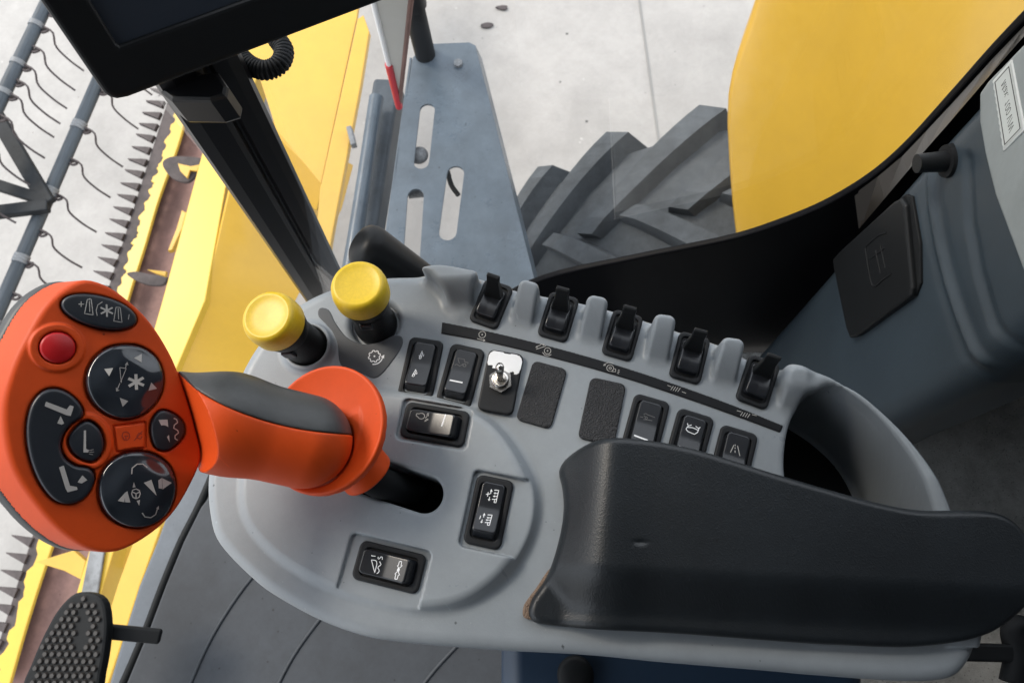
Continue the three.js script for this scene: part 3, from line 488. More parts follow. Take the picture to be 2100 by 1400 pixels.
// yellow body panel of the machine
{
  const edge = [[0.426,2.3341,-1.1168],[0.4224,2.2984,-1.0802],[0.4112,2.261,-1.0431],[0.3973,2.2253,-1.0083],[0.3863,2.192,-0.9754],[0.3824,2.1617,-0.9444],[0.3857,2.1207,-0.9011],[0.397,2.0644,-0.8405],[0.4109,2.0059,-0.7769],[0.4265,1.9527,-0.7188],[0.4545,1.8904,-0.6488]];
  const t = thing('body_panel', 'big smooth yellow body panel behind the window', 'body panel', edge[6]);
  const rows = edge.map(p => { const r = []; for (let i = 0; i <= 24; i++) { const k = i / 24; r.push([p[0] + k * 1.5, p[1] + 0.10 * Math.sin(k * 1.5), p[2] + 0.16 * Math.sin(Math.PI * Math.min(1, k * 1.15)) - 0.10 * k]); } return r; });
  // let the front edge roll back into a return flange
  const cols = rows.map(r => [[r[0][0] + 0.05, r[0][1], r[0][2] - 0.16], [r[0][0] + 0.012, r[0][1], r[0][2] - 0.06], [r[0][0] - 0.0, r[0][1], r[0][2] - 0.02], ...r.map((p, i) => i ? p : [p[0] + .006, p[1], p[2]])]);
  const nC = cols[0].length, pos = cols.flat(2), idx = []; for (let j = 0; j < cols.length - 1; j++) for (let i = 0; i < nC - 1; i++) { const a = j * nC + i; idx.push(a, a + nC, a + 1, a + 1, a + nC, a + nC + 1); }
  let g = new THREE.BufferGeometry(); g.setAttribute('position', new THREE.Float32BufferAttribute(pos, 3)); g.setIndex(idx); g.computeVertexNormals();
  g.setAttribute('uv', new THREE.Float32BufferAttribute(cols.flat().flatMap(p => [p[0], p[1]]), 2)); wpart('skin', g, M.yellow, t);
}
// ---------- header of the harvester ----------
{
  const t = thing('crop_header', 'yellow harvester header with cutter bar and brown trough', 'header', [-1.788,0.1,-1.3774]);
  const strip = (a, y, m, n, th = 0.02) => wpart(n, plate(a, y, th, 0.004), m, t);
  strip([[-1.7656,-4.3837],[-2.0581,-1.9006],[-2.1823,-0.8688],[-2.2685,-0.1149],[-2.3355,0.4923],[-1.6881,0.4873],[-1.7562,-0.3885],[-1.7249,-1.3288],[-1.652,-2.1456],[-1.3375,-4.354]], 0.22, M.trough, 'trough_floor');
  { const a = [[-1.6625,-4.2726],[-1.869,-2.6076],[-1.8885,-2.2913],[-1.9275,-1.9907],[-1.9718,-1.7174],[-2.0093,-1.4555],[-2.0388,-1.1799],[-2.124,-0.5325],[-2.211,0.0473],[-2.2614,0.4075]], cv = new THREE.SplineCurve(a.map(p => new THREE.Vector2(...p))), A = [], B = [];
    for (let k = 0; k <= 210; k++) { const p = cv.getPoint(k / 210), j = (Math.floor(k / 3) % 2 ? 0.012 : 0) + rr(0, 0.01) + 0.004 * Math.sin(k * .35); A.push([p.x - 0.03 - j, p.y]); B.push([p.x + 0.022 + 0.004 * Math.sin(k * .12 + 1), p.y + 0.01]); }
    strip([...A, ...B.reverse()], 0.30, M.yellowPale, 'wavy_lip'); }
  strip([[-1.769,-4.319],[-1.9993,-2.3761],[-2.0486,-2.0126],[-2.0924,-1.6822],[-2.128,-1.4198],[-2.2124,-0.695],[-2.3097,0.0478],[-2.358,0.4118],[-2.2742,0.4113],[-2.2424,0.0379],[-2.1494,-0.6042],[-2.0493,-1.418],[-2.0054,-1.7339],[-1.9453,-2.0949],[-1.8998,-2.4175],[-1.663,-4.3116]], 0.27, M.knife, 'cutter_bar');
  // fingers of the cutter bar
  const f0 = V3([-1.7812,0.27,-4.3198]), f1 = V3([-2.337,0.27,0.4117]), dir = f1.clone().sub(f0), L = dir.length(); dir.normalize(); const out = new THREE.Vector3(-dir.z, 0, dir.x); if (out.x > 0) out.negate();
  const step = 0.07, n = Math.floor(L / step);
  const fing = plate([[-0.02, 0], [0.02, 0], [0.014, 0.03], [0.002, 0.10], [-0.002, 0.10], [-0.016, 0.03]], 0.012, 0.024, 0.003);
  const bend = k => 0.0;
  for (let i = 0; i < n; i++) { const m = new THREE.Mesh(fing, M.knife); m.name = 'cutter_finger'; const p = f0.clone().add(dir.clone().multiplyScalar(i * step)); m.position.set(p.x - t.position.x, 0.272 - t.position.y, p.z - t.position.z); m.rotation.y = Math.atan2(out.x, out.z) + rr(-.05, .05) - 0.18; t.add(m); }
  // rear beam and back sheets
  strip([[-1.2283,-3.528],[-1.4469,-1.7232],[-1.5234,-1.0433],[-1.5946,-0.494],[-1.6633,-0.0016],[-1.6955,0.2447],[-1.6095,0.2443],[-1.5731,-0.0016],[-1.5013,-0.4931],[-1.3499,-1.0398],[-1.3277,-1.5368],[-1.0561,-3.516]], 0.85, M.yellowPale, 'top_beam', 0.12);
  wpart('back_sheet', slab([...[[-1.2868,0.83,-1.8889],[-1.3378,0.83,-1.5484],[-1.364,0.83,-1.0477],[-1.4564,0.83,-0.4963],[-1.5286,0.83,-0.0264]], ...[[-1.553,0.62,-0.0284],[-1.3897,0.62,-0.5336],[-1.0805,0.62,-1.0694],[-0.8641,0.62,-1.5681],[-0.8344,0.62,-1.7876]]], 0.02, 0.003), M.yellow, t);
  strip([[-1.6392,-0.1088],[-1.5856,-0.1087],[-1.5856,0.1028],[-1.6465,0.103]], 0.865, M.wornSteel, 'wear_strip', 0.012);
  strip([[-1.3457,-0.1693],[-1.4293,-0.1533],[-1.469,0.0219],[-1.5018,0.22],[-1.5193,0.3518],[-1.4543,0.3513],[-1.4276,0.2197],[-1.3918,0.0297]], 0.95, M.yellow, 'lower_rail', 0.08);
  wpart('side_sheet', slab([[-1.1878,1.15,-2.0684],[-1.0121,1.15,-1.6028],[-0.8225,1.15,-1.3681],[-0.7386,1.15,-2.0968],[-0.7261,1.15,-2.3338],[-1.0985,1.15,-2.3532]], 0.02, 0.003), M.yellow, t);
  wpart('gusset', slab([...[[-1.0121,1.15,-1.6028],[-0.8225,1.15,-1.3681]], ...[[-0.8718,1,-1.3439],[-1.1528,1,-1.5657]]], 0.02, 0.003), M.yellow, t);
  wpart('side_flange', slab([[-0.7255,1.18,-2.0721],[-0.7036,1.18,-2.0896],[-0.6758,1.18,-2.0101],[-0.6933,1.18,-1.775],[-0.755,1.18,-1.1598],[-0.7671,1.18,-1.0025],[-0.815,1.18,-1.0036],[-0.8143,1.18,-1.335]], 0.03, 0.004), M.yellow, t);
  wpart('latch', bar([-0.7184,1.2,-1.5672], [-0.6952,1.2,-1.4888], 0.02, 0.03, 0.005), M.wornSteel, t);
  // auger flights and brackets in the trough
  const leaf = (a, m) => wpart('auger_flight', plate(smooth(a, 36), 0.42, 0.02, 0.004), m, t);
  leaf([[-1.8781,-1.9384],[-1.8501,-1.9647],[-1.7649,-1.9673],[-1.6843,-1.9484],[-1.6928,-1.8839],[-1.7334,-1.8264],[-1.8004,-1.8391],[-1.8505,-1.8835]], M.knife);
  leaf([[-1.9635,-1.3523],[-1.9253,-1.3613],[-1.8412,-1.3447],[-1.7645,-1.3283],[-1.7758,-1.2945],[-1.821,-1.2882],[-1.8934,-1.3068]], M.knife);
  wpart('bracket', plate([[-1.7839,-1.9124],[-1.7161,-1.8941],[-1.6739,-1.9035],[-1.6811,-1.8663],[-1.718,-1.8728],[-1.7267,-1.8306],[-1.7657,-1.869]], 0.446, 0.012, 0.002), M.yellow, t);
  wpart('bracket', plate([[-1.7549,-1.6854],[-1.7286,-1.669],[-1.7404,-1.5817],[-1.7727,-1.4759],[-1.7933,-1.4714],[-1.769,-1.5824]], 0.4, 0.03, 0.004), M.yellow, t);
  wpart('bracket', plate([[-1.8198,-1.3342],[-1.7274,-1.3226],[-1.7285,-1.2988],[-1.7759,-1.3141]], 0.5, 0.02, 0.003), M.yellow, t);
  wpart('bracket', plate([[-2.0827,-0.0636],[-1.933,-0.1087],[-1.8747,-0.0671],[-1.8819,0.0037],[-1.9586,-0.0297]], 0.5, 0.03, 0.003), M.yellow, t);
}
// ---------- reel: tubes, arms and spring tines ----------
{
  const T1 = [[-2.0581,1.1,-2.3497], [-2.2274,1.1,-1.5396]], T2 = [[-1.901,0.9,-2.1857], [-2.1796,0.9,-0.8297]], ext = ([a, b]) => [[0, 1, 2].map(q => lerp(a[q], b[q], -1.1)), [0, 1, 2].map(q => lerp(a[q], b[q], 1.5))];
  const tine = (t, p, s) => { const v = V3(p), r = new THREE.TorusGeometry(0.022 * s, 0.0055, 6, 16); r.rotateX(1.1); r.rotateY(rr(-.4, .4)); r.translate(v.x + 0.035, v.y - 0.01, v.z + 0.02); const w = rod([[v.x + 0.02, v.y, v.z], [v.x + 0.07, v.y - 0.01, v.z + 0.03], [v.x + 0.10 * s, v.y - 0.05, v.z + 0.10 * s], [v.x + 0.15 * s, v.y - 0.1, v.z + 0.15 * s], [v.x + 0.21 * s, v.y - 0.15, v.z + 0.18 * s]], 0.0045, 6, 16); const o = wpart('tine', w, M.knife, t); wpart('spring_coil', r, M.knife, o); };
  const lab = ['blue grey reel tube with hanging wire tines, crossed by the reel arms', 'blue grey reel tube with wire tines, farther from the cutter bar'];
  [[T2, [-.9, -.75, -.6, -.45, -.3, -.15, 0, .13, .27, .38, .5, .62, .72, .82, .92, 1.05, 1.2, 1.35]], [T1, [-.9, -.75, -.6, -.45, -.3, -.15, 0, .12, .22, .34, .45, .54, .62, .74, .9, 1.1, 1.3]]].forEach(([L, ks], i) => {
    const t = thing('reel_tube', lab[i], 'reel tube', L[0], 'reel tubes'); wpart('tube', rod(ext(L), 0.026, 14), M.darkSteel, t);
    for (const k of ks) tine(t, [0, 1, 2].map(q => lerp(L[0][q], L[1][q], k)), i ? .62 : .6);
    for (const k of ks.filter((_, q) => q % 2 === 0)) { const a = [0, 1, 2].map(q => lerp(L[0][q], L[1][q], k - .015)), b = [0, 1, 2].map(q => lerp(L[0][q], L[1][q], k + .01)); wpart('clamp', rod([a, b], 0.030, 12), M.wornSteel, t); }
  });
  const t = thing('reel_spider', 'dark steel reel spider of three bars meeting at the tube', 'reel arm', [-2.0028,0.95,-1.4239]);
  wpart('bar', bar([-2.3021,0.96,-1.8485], [-2.0054,0.94,-1.4337], 0.06, 0.03, 0.005), M.armSteel, t);
  wpart('bar', bar([-2.2509,0.96,-1.5247], [-2.0141,0.94,-1.4471], 0.045, 0.03, 0.005), M.armSteel, t);
  wpart('bar', bar([-2.2203,0.96,-1.3878], [-1.9996,0.94,-1.4248], 0.05, 0.035, 0.005), M.armSteel, t);
}

// ---------- grey control console ----------
const O = [[-238.1,-63],[-233.9,-41.1],[-226.8,-24.5],[-196.9,2.4],[-185.1,10],[-154.2,25.1],[-128.2,34],[-110.1,37.7],[-38.9,43.4],[18.9,46],[64.7,49.9],[135.9,55],[157.9,56.8],[230.1,59.6],[245.4,55.7],[258.2,40.4],[262.7,18.3],[256.9,-10.3],[250.1,-40.9],[242.5,-63.4],[225.9,-91.6],[201.9,-117.8],[181.1,-129.4],[167.1,-134.4],[158.2,-137.2],[135.7,-147.7],[120.1,-156.8],[98.5,-165.1],[72.8,-174.7],[44.6,-184.5],[22.5,-190.9],[-0.2,-195.9],[-23.1,-201.3],[-51.7,-210.8],[-87.9,-215.1],[-96.2,-214.1],[-122.7,-213.5],[-160.1,-205.8],[-186,-192.5],[-207.8,-170.2],[-220.7,-146.8],[-231.2,-109.8],[-237.8,-79]];
const outD = sdPoly(smooth(O, 260));
const podD = sdPoly(smooth([[-211.7,-68],[-206.9,-40.8],[-188.3,-19.7],[-150,1.8],[-113.7,11.9],[-85.2,15.9],[-57.1,11.4],[-32.4,-6.2],[-18.3,-30.2],[-15.7,-51.9],[-23,-72.6],[-39.4,-95.9],[-57.9,-108.5],[-76.7,-115],[-98.9,-120.1],[-124.7,-123.5],[-152.3,-124.9],[-182.5,-114.9],[-207.5,-91.2]], 110));
const podH = (x, z) => lerp(1.2, 12.5, Math.min(1.05, Math.max(0, (x + 215) / 205)));
const finList = [
  [[-22.2,-166.2], [-12.5,-197.3], 7.2, 24], [[26.2,-152.3], [34.2,-185.1], 7.2, 24], [[72.9,-135.3], [79.1,-170.7], 7.2, 24],
  [[117.5,-118.7], [123.6,-153.9], 7.4, 22], [[159.9,-99.4], [164.7,-133.2], 6, 20]].map(([b, o, w, h]) => { const L = Math.hypot(o[0] - b[0], o[1] - b[1]); return { b, a: [(o[0] - b[0]) / L, (o[1] - b[1]) / L], L, w, h }; });
const ridgeD = sdPoly(smooth([[-90,-209.3],[-78.8,-211.7],[-57.6,-207.8],[-50.1,-205.3],[-53.1,-194.2],[-56.7,-181.7],[-63.9,-178.9],[-71,-185.6],[-75.5,-195.8],[-82.1,-203.4]], 40));
const ridgeA = [-66.1,-177.3], ridgeB = [-66.4,-203.6];
const binD = sdPoly(smooth([[154.8,-53.5],[156.4,-79],[163.5,-102],[175.7,-118],[187.6,-121.9],[206.7,-108.2],[223.3,-86.5],[234.2,-64],[239.7,-37.6],[236.2,-7.6],[203.9,-1.8],[156.3,-7.7]], 70));
// the row of cut-outs: frames of the switches, found from their corners
const sw = (tl, tr, br, bl) => { const c = [0, 1].map(k => (tl[k] + tr[k] + br[k] + bl[k]) / 4), a = Math.atan2(tr[1] - tl[1] + br[1] - bl[1], tr[0] - tl[0] + br[0] - bl[0]); return { c, a }; };
const swTop = (tl, tr, len) => { const a = Math.atan2(tr[1] - tl[1], tr[0] - tl[0]); return { c: [(tl[0] + tr[0]) / 2 - Math.sin(a) * len / 2, (tl[1] + tr[1]) / 2 + Math.cos(a) * len / 2], a }; };
const S1 = sw(...[[-98.9,-163],[-75.4,-158.9],[-83,-118.6],[-107.5,-122.9]]), S2 = sw(...[[-69.9,-157.3],[-46.1,-152.3],[-55.7,-111.8],[-79.6,-118.5]]), ST = sw(...[[-40.7,-153.2],[-17.2,-147.7],[-28.9,-108.1],[-50.9,-111.3]]), B1 = sw(...[[-12.4,-144.2],[11.8,-137.7],[0.5,-97.6],[-23.7,-105.6]]);
const B2 = sw(...[[28.5,-131.5],[53.1,-125.2],[42.4,-86.7],[16.9,-92.6]]), S3 = swTop(...[[57.9,-121.2],[82,-113.6]], 44), S4 = swTop(...[[87.4,-110.6],[110.5,-102.7]], 44), S5 = swTop(...[[115.3,-98.8],[138.4,-91.1]], 44);
const Q1 = sw(...[[-97.1,-114.7],[-54.3,-107.8],[-61.9,-84.8],[-103.1,-93.3]]), Q2 = sw(...[[-49.2,-66.8],[-23.3,-61.3],[-34.4,-16.4],[-59.1,-21.5]]), Q3 = sw(...[[-126.8,-24.1],[-80.5,-14.9],[-88.3,10.7],[-129.4,-0.3]]);
const L1 = sw(...[[-46.8,-205.6],[-26.9,-197.5],[-35.9,-172],[-57,-179.8]]), L2 = sw(...[[1.9,-194.7],[22.7,-189],[11.3,-160.2],[-9.6,-167.5]]), L3 = sw(...[[45.3,-181.1],[68,-174.5],[56.3,-145.2],[36,-152.3]]), L4 = sw(...[[90.8,-163.5],[112.8,-157.1],[103.5,-128.1],[81.5,-135.4]]), L5 = sw(...[[134.8,-145.7],[157.2,-138.4],[149.7,-108.5],[126.5,-119.9]]);
const inFrame = (F, x, z) => { const dx = x - F.c[0], dz = z - F.c[1], c = Math.cos(F.a), s = Math.sin(F.a); return [dx * c + dz * s, -dx * s + dz * c]; };
const pockets = [[Q1, 24.5, 14.5, 0, 0], [Q2, 14.8, 25, 10, 0], [Q3, 25.5, 15.5, -2, 7]].map(([F, hx, hz, ox, oz]) => ({ F, hx, hz, ox, oz, y: podH(...F.c) - 4.2 }));
const slotA = [-129.7,-67.4], slotB = [-84,-52.9];
const wellR = [-126.4,-176.2], wellL = [-173.7,-158.5];
const fold = (p, a, b) => { const bx = b[0] - a[0], bz = b[1] - a[1]; let t = ((p[0] - a[0]) * bx + (p[1] - a[1]) * bz) / (bx * bx + bz * bz); t = Math.max(0, Math.min(1, t)); return Math.hypot(p[0] - a[0] - bx * t, p[1] - a[1] - bz * t); };
function consoleField(x, y, z) {
  const o = outD(x, z);
  // panel with a generous roll-over at its edge, slightly dished towards the driver's side
  let d = rmax(o, y, 9);
  d = Math.max(d, -46 - 46 * sstep(95, 150, x) - y);
  // raised pod round the lever
  if (o < 30 && x < 15) {
    const pd = podD(x, z), h = podH(x, z);
    if (pd < 40) {
      let p = Math.max(rmax((pd + Math.max(y - h, -h - 4) * 0.6) * 0.86, y - h, 3.2), -6 - y);
      for (const k of pockets) {
        const [u, v] = inFrame(k.F, x, z);
        p = smax(p, -Math.max(sdBox2(u - k.ox, v - k.oz, k.hx + Math.abs(k.ox), k.hz + Math.abs(k.oz), 4), (k.y - y) * 1), 1.6);
      }
      d = smin(d, p, 3.5);
    }
    const sl = fold([x, z], slotA, slotB) - 12.2;
    d = smax(d, -sl, 3);
    // lever wells
    const wr = Math.hypot(x - wellR[0], z - wellR[1]);
    d = smax(d, -Math.max(wr - 17.5 - Math.max(0, y + 4) * 0.5, -7 - y), 3);
    const wl = Math.hypot(x - wellL[0], z - wellL[1]);
    d = smin(d, Math.max(rmax(wl - 19 + y * 0.3, y - 6, 2), -y - 10), 4);
    d = smax(d, -(wl - 15), 2);
  }
  // the ridges between the thumb paddles
  if (z < -30) {
    for (const f of finList) {
      const dx = x - f.b[0], dz = z - f.b[1], s = dx * f.a[0] + dz * f.a[1], t = -dx * f.a[1] + dz * f.a[0];
      if (s < -14 || s > f.L + 14 || Math.abs(t) > 30) continue;
      const hh = (f.h + 5) * Math.pow(sstep(0, f.L * 0.97, s), 0.9) - 5, w = f.w + 0.8 - y * 0.03;
      const q = rmax(rmax(Math.abs(t) - w, s - f.L, 5), (y - hh) * 0.8, 2.8);
      d = smin(d, Math.max(q, 3 - s), 3.6);
    }
    const rd = ridgeD(x, z);
    if (rd < 40) {
      const rl = Math.hypot(ridgeB[0] - ridgeA[0], ridgeB[1] - ridgeA[1]), s = ((x - ridgeA[0]) * (ridgeB[0] - ridgeA[0]) + (z - ridgeA[1]) * (ridgeB[1] - ridgeA[1])) / rl;
      d = smin(d, rmax(rd, (y - 24 * sstep(4, rl * 0.95, s)) * 0.8, 4), 8);
    }
  }
  // storage bin with its rim
  if (x > 120) {
    const rim = rmax(rmax(Math.abs(o + 7) - 7, 158 - x, 6), (y - 17 + Math.max(0, z + 60) * 0.16) * 0.9, 4);
    if (z < 40) d = smin(d, rim, 8);
    const b = binD(x + lerp(0.2, 0.04, sstep(165, 235, x)) * Math.max(0, -y), z);
    d = smax(d, -smax(b * 0.9, -86 - y, 8), 6);
  }
  return d;
}
const consoleThing = thing('control_console', 'long grey moulded armrest console carrying rows of switches and a slot for the lever', 'control console', [0, P0 - 0.05, 0]);
{
  const xs = O.map(p => p[0]), zs = O.map(p => p[1]);
  const g = sdfMesh(consoleField, [Math.min(...xs) - 6, -95, Math.min(...zs) - 8], [Math.max(...xs) + 6, 34, Math.max(...zs) + 6], 1.3);
  g.translate(0, P0, 0); wpart('housing', g, M.console, consoleThing);
  const floorPan = new THREE.BoxGeometry(0.2, 0.004, 0.1); floorPan.translate((slotA[0] + slotB[0]) / 2000, P0 - 0.05, (slotA[1] + slotB[1]) / 2000);
  { const bp = pad(smooth([[152.3,-53.5],[153.8,-79],[160.9,-102],[174.2,-119.4],[187.7,-123.3],[208.4,-108.8],[225.4,-87.5],[236.5,-64.6],[242.2,-37.5],[238.1,-6.1],[203.7,-0.3],[154.6,-6.2]], 60), -88, -84, 1, 1.5); bp.translate(-0.01, P0, 0); wpart('bin_mat', bp, M.rubber, consoleThing); }
  wpart('slot_liner', floorPan, M.rubber, consoleThing);
}
// mounts a group on the panel: y in mm above the panel
function mount(o, F, y, turn = 0) { o.position.set(F.c[0] / 1000, P0 + y / 1000, F.c[1] / 1000); o.rotation.y = -F.a + turn; }

// black strip with the five function symbols
{
  const top = [[-77,-175.7],[-37.1,-166.4],[11.2,-152.9],[51.6,-139.8],[87.4,-126.7],[122.9,-112.5],[155.9,-97.7]], bot = [[153.4,-93.1],[120.7,-106.5],[86.9,-119.5],[51.3,-132.4],[11,-145],[-37.1,-158.4],[-77.5,-167.2]];
  const sm = (P) => new THREE.SplineCurve(P.map(p => new THREE.Vector2(p[0], p[1]))).getPoints(40).map(p => [p.x, p.y]);
  const g = pad([...sm(top), ...sm(bot)], -1, 0.9, 0.4, 0.9); g.translate(0, P0, 0);
  const strip = wpart('label_strip', g, M.strip, consoleThing);
  const h = () => 0.95;
  const at = (c, L) => L.map(l => l.map(([q0, q1]) => { const a = 0.28, p = [q0 * 1.2, q1 * 1.2]; return [c[0] + p[0] * Math.cos(a) - p[1] * Math.sin(a), c[1] + p[0] * Math.sin(a) + p[1] * Math.cos(a)]; }));
  const c1 = [-47.9,-165.6], c2 = [-3.9,-153.9], c3 = [42.7,-139.7], c4 = [86.7,-123.7], c5 = [132.1,-105.1];
  const gear = r => [arc(0, 0, r, 0, 360, 8), arc(0, 0, 0.35, 0, 360, 6)];
  const bars = (x0, dir) => [...[0, 1, 2, 3].map(k => [[x0 + k * 1.35 - 1, 1.3], [x0 + k * 1.35, -1.3]])];
  const lines = [
    ...at(c1, [...gear(2.1), [[-2.2, 3.2], [1.6, 3.2]]]),
    ...at(c2, [...gear(2).map(l => l.map(p => [p[0] + 2.2, p[1] + .4])), arc(2.2, .4, 3, 30, 150, 8), [[-4.5, 1.2], [0.5, -2.2]], [[-4.8, -.3], [-2.6, -2]], [[-3, -2.6], [-1, -2.6]]]),
    ...at(c3, [arc(-.6, 0.4, 2, 0, 360, 12), arc(-.6, 0.4, 0.7, 0, 360, 8), arc(-.6, 1, 4, 200, 290, 8), [[-.6, 2.4], [3, 1.7], [2.6, .2], [1.2, .2]], [[4, .4], [5, .3]], [[4, 1.3], [5.2, 1.3]], [[4, 2.2], [5, 2.3]]]),
    ...at(c4, [...bars(-2.2), [[-5.6, -.9], [-3.2, -.6]], [[3.2, .6], [5.6, .9]]]),
    ...at(c5, [...bars(-2.2), [[-5.6, -1.2], [-3, -1.2]], [[3, -1.2], [5.6, -1.2]]])];
  const gi = ink(lines, [...at(c1, [tri(2.1, 3.2, .9, 0)]), ...at(c2, [tri(-4.6, -.2, .8, 150), tri(-1, -2.6, .8, 0)]), ...at(c3, [tri(-4.2, -.6, .9, 130)])], 0.42, h);
  gi.translate(0, P0, 0); wpart('symbol', gi, M.print, strip);
}
// dark boomerang panel between the two knobs, with the rotor symbol
{
  const g = pad(smooth([[-167.9,-188.3],[-161.6,-187.4],[-155.1,-176.7],[-145.7,-165.4],[-133.6,-160],[-121.3,-162],[-111.6,-166.3],[-106,-165.4],[-105,-160.3],[-111.8,-147.3],[-123.3,-134.9],[-134,-138.6],[-148.4,-144.3],[-153.3,-162.6],[-162.2,-175.7],[-168.6,-183.4]], 80), -1, 0.6, 0.4, 0.9); g.translate(0, P0, 0);
  const dec = wpart('symbol_panel', g, M.decal, consoleThing), c = [-124.9,-150.8];
  const ring = []; for (let k = 0; k <= 48; k++) { const a = k / 48 * Math.PI * 2, r = 3.6 + (Math.floor((k % 6) / 3) ? 0.75 : 0); ring.push([c[0] + r * Math.cos(a), c[1] + r * Math.sin(a)]); }
  const sw1 = arc(c[0], c[1], 6, 100, 10, 10), e = sw1[sw1.length - 1];
  const gi = ink([ring, sw1], [arc(c[0], c[1], .7, 0, 360, 10).slice(0, -1), tri(e[0] + .3, e[1] - .6, 1.7, -60)], 0.75, () => 0.65); gi.translate(0, P0, 0);
  wpart('symbol', gi, M.white, dec);
}

// ---------- rocker switches ----------
const rockH = (x, z) => { const q = 0.16 * z + 0.12 * Math.sqrt(z * z + 2.5); return 4.6 + q; };   // two facets meeting in a soft valley
const bezelGeo = (() => {
  const d2 = sdPoly(rrect(25, 45, 4.5)), in2 = sdPoly(rrect(18, 36, 3));
  return sdfMesh((x, y, z) => smax(Math.max(rmax(d2(x, z), y - 2.4, 1.4), -2 - y), -Math.max(in2(x, z), 0.6 - y), 0.6), [-14, -4, -24], [14, 5, 24], 0.7);
})();
const rockerGeo = (() => {
  const d2 = sdPoly((() => { const P = rrect(15.4, 31.5, 2.2); return P.map(([x, z]) => [x, z - (z < 0 ? 1 : 0) * (1 - (x / 7.7) ** 2) * 1.6]); })());
  return sdfMesh((x, y, z) => { const h = rockH(x, z); return Math.max(rmax(d2(x, z - (z > 6 ? 0.42 * Math.max(0, h - y) : 0)) * 0.9, (y - h) * 0.95, 0.9), -1 - y); }, [-10, -2, -20], [10, 13, 24], 0.55);
})();
// symbols are given in panel millimetres and turned into the rocker's own frame
function rocker(label, F, y, turn, lines, fills, m, bar, w = 0.5) {
  const t = thing('rocker_switch', label, 'rocker switch'); t.userData.group = 'rocker switches on the console';
  part('bezel', bezelGeo, M.bezel, t);
  const r = part('rocker', rockerGeo, M.rocker, t); r.position.z = -0.0022;
  const loc = L => L.map(l => l.map(p => { const q = inFrame({ c: F.c, a: F.a - turn }, p[0], p[1]); return [q[0], q[1] + 2.2]; }));
  part('symbol', ink(loc(lines), loc(fills), w, rockH), m, r);
  if (bar) part('indicator_bar', ink(loc([bar]), [], 1.05, rockH), M.white, r);
  mount(t, F, y, turn); return t;
}
const ring = (c, r) => arc(c[0], c[1], r, 0, 360, 12);
rocker('black rocker switch with two small comb symbols, next to the dark symbol panel', S1, 0, 0, [[[-90,-153.1],[-92,-147.8],[-91.1,-146.9]], [[-90.6,-152.4],[-89.6,-151.7],[-90.7,-147.4]], [[-92.3,-149.6],[-90.1,-149.1]], [[-92,-148.4],[-90.5,-148]], [[-88.8,-150.6],[-89,-148.9]], [[-93.7,-139.2],[-95.9,-134],[-94.8,-133.5]], [[-94.3,-138.7],[-93.2,-138],[-94.5,-133.9]], [[-95.7,-135.6],[-93.8,-135.3]], [[-92.7,-136.9],[-92.9,-135.3]]], [], M.white, null, 0.5);
rocker('black rocker switch with faint machine symbol and white bar, beside the metal toggle', S2, 0, 0, [[[-63.4,-143.5],[-63.8,-144.7],[-64.6,-147.4],[-59.9,-146.4],[-59.6,-144.4],[-57.2,-144.1],[-57.6,-143]], [[-66.6,-142.2],[-65.3,-142.9],[-63.1,-141.5],[-61.6,-142.3],[-60.9,-143.2]], ring([-59.8,-142.1], 1.1)], [], M.faint, [[-69.6,-130.9],[-60.6,-128.9]], 0.42);
rocker('black rocker switch with faint machine symbol and white bar, beside a blank cover and armrest', S3, 0, 0, [[[62.8,-105.8],[64.3,-106.3],[65.7,-105.2],[66.9,-104.9],[70.3,-103.5]], [[60.3,-104.1],[62.4,-103.6]], [[62.9,-105],[63.8,-104.1]], [[62.4,-102.2],[65.8,-101.8],[68.4,-101.3]], ring([64.4,-103.2], 0.8)], [], M.faint, [[55.3,-91],[64.1,-87.4]], 0.4);
rocker('black rocker switch with white grain tank outline and white bar, half under armrest', S4, 0, 0, [[[91.6,-99.3],[92.2,-97.5],[94.5,-98.2]], [[97,-97.3],[98.6,-95.8],[100.2,-96.5]], [[91.6,-96.6],[94.8,-96.3],[96.7,-95.5],[98.5,-94.4]], [[92.2,-97.5],[91.2,-96.5],[90.5,-95.3],[91.4,-93.8],[93.7,-92.7],[95.8,-91.8],[98,-93.1],[98.5,-94.4],[99.3,-95.9]]], [], M.white, [[84.6,-83.5],[93.9,-80]], 0.55);
rocker('black rocker switch with white road symbol, partly hidden by armrest pad', S5, 0, 0, [[[118.4,-79.4],[121.2,-84.4]], [[124.3,-77],[123.5,-83.9]], [[122,-84.7],[122,-83.7]], [[121.8,-82.8],[121.7,-81.8]], [[121.6,-80.8],[121.4,-79.2]]], [], M.print, null, 0.5);
rocker('black rocker switch lying crosswise with engine speed symbol and white bar', Q1, podH(...Q1.c) - 4.4, Math.PI / 2, [[[-91.3,-107.2],[-89.9,-107],[-88.5,-107.4],[-87,-107.1],[-86,-106.2],[-85.8,-105],[-86.4,-103.8],[-87.9,-103.3],[-89.5,-103.7],[-90.6,-104.9],[-91.7,-105.7],[-91.6,-106.6],[-91.3,-107.2]], [[-84,-107.1],[-82.8,-107]], [[-84.4,-106.5],[-83.1,-106.2],[-83.3,-105.4],[-84.5,-105.7]], [[-84.3,-104.9],[-85.3,-103.9]], [[-84.9,-103.1],[-83.2,-103.3]], [[-85.6,-102.4],[-83.3,-102.6]], [[-85.8,-101.6],[-84.5,-101.9]]], [], M.print, [[-71,-105.7],[-73.6,-97.6]], 0.42);
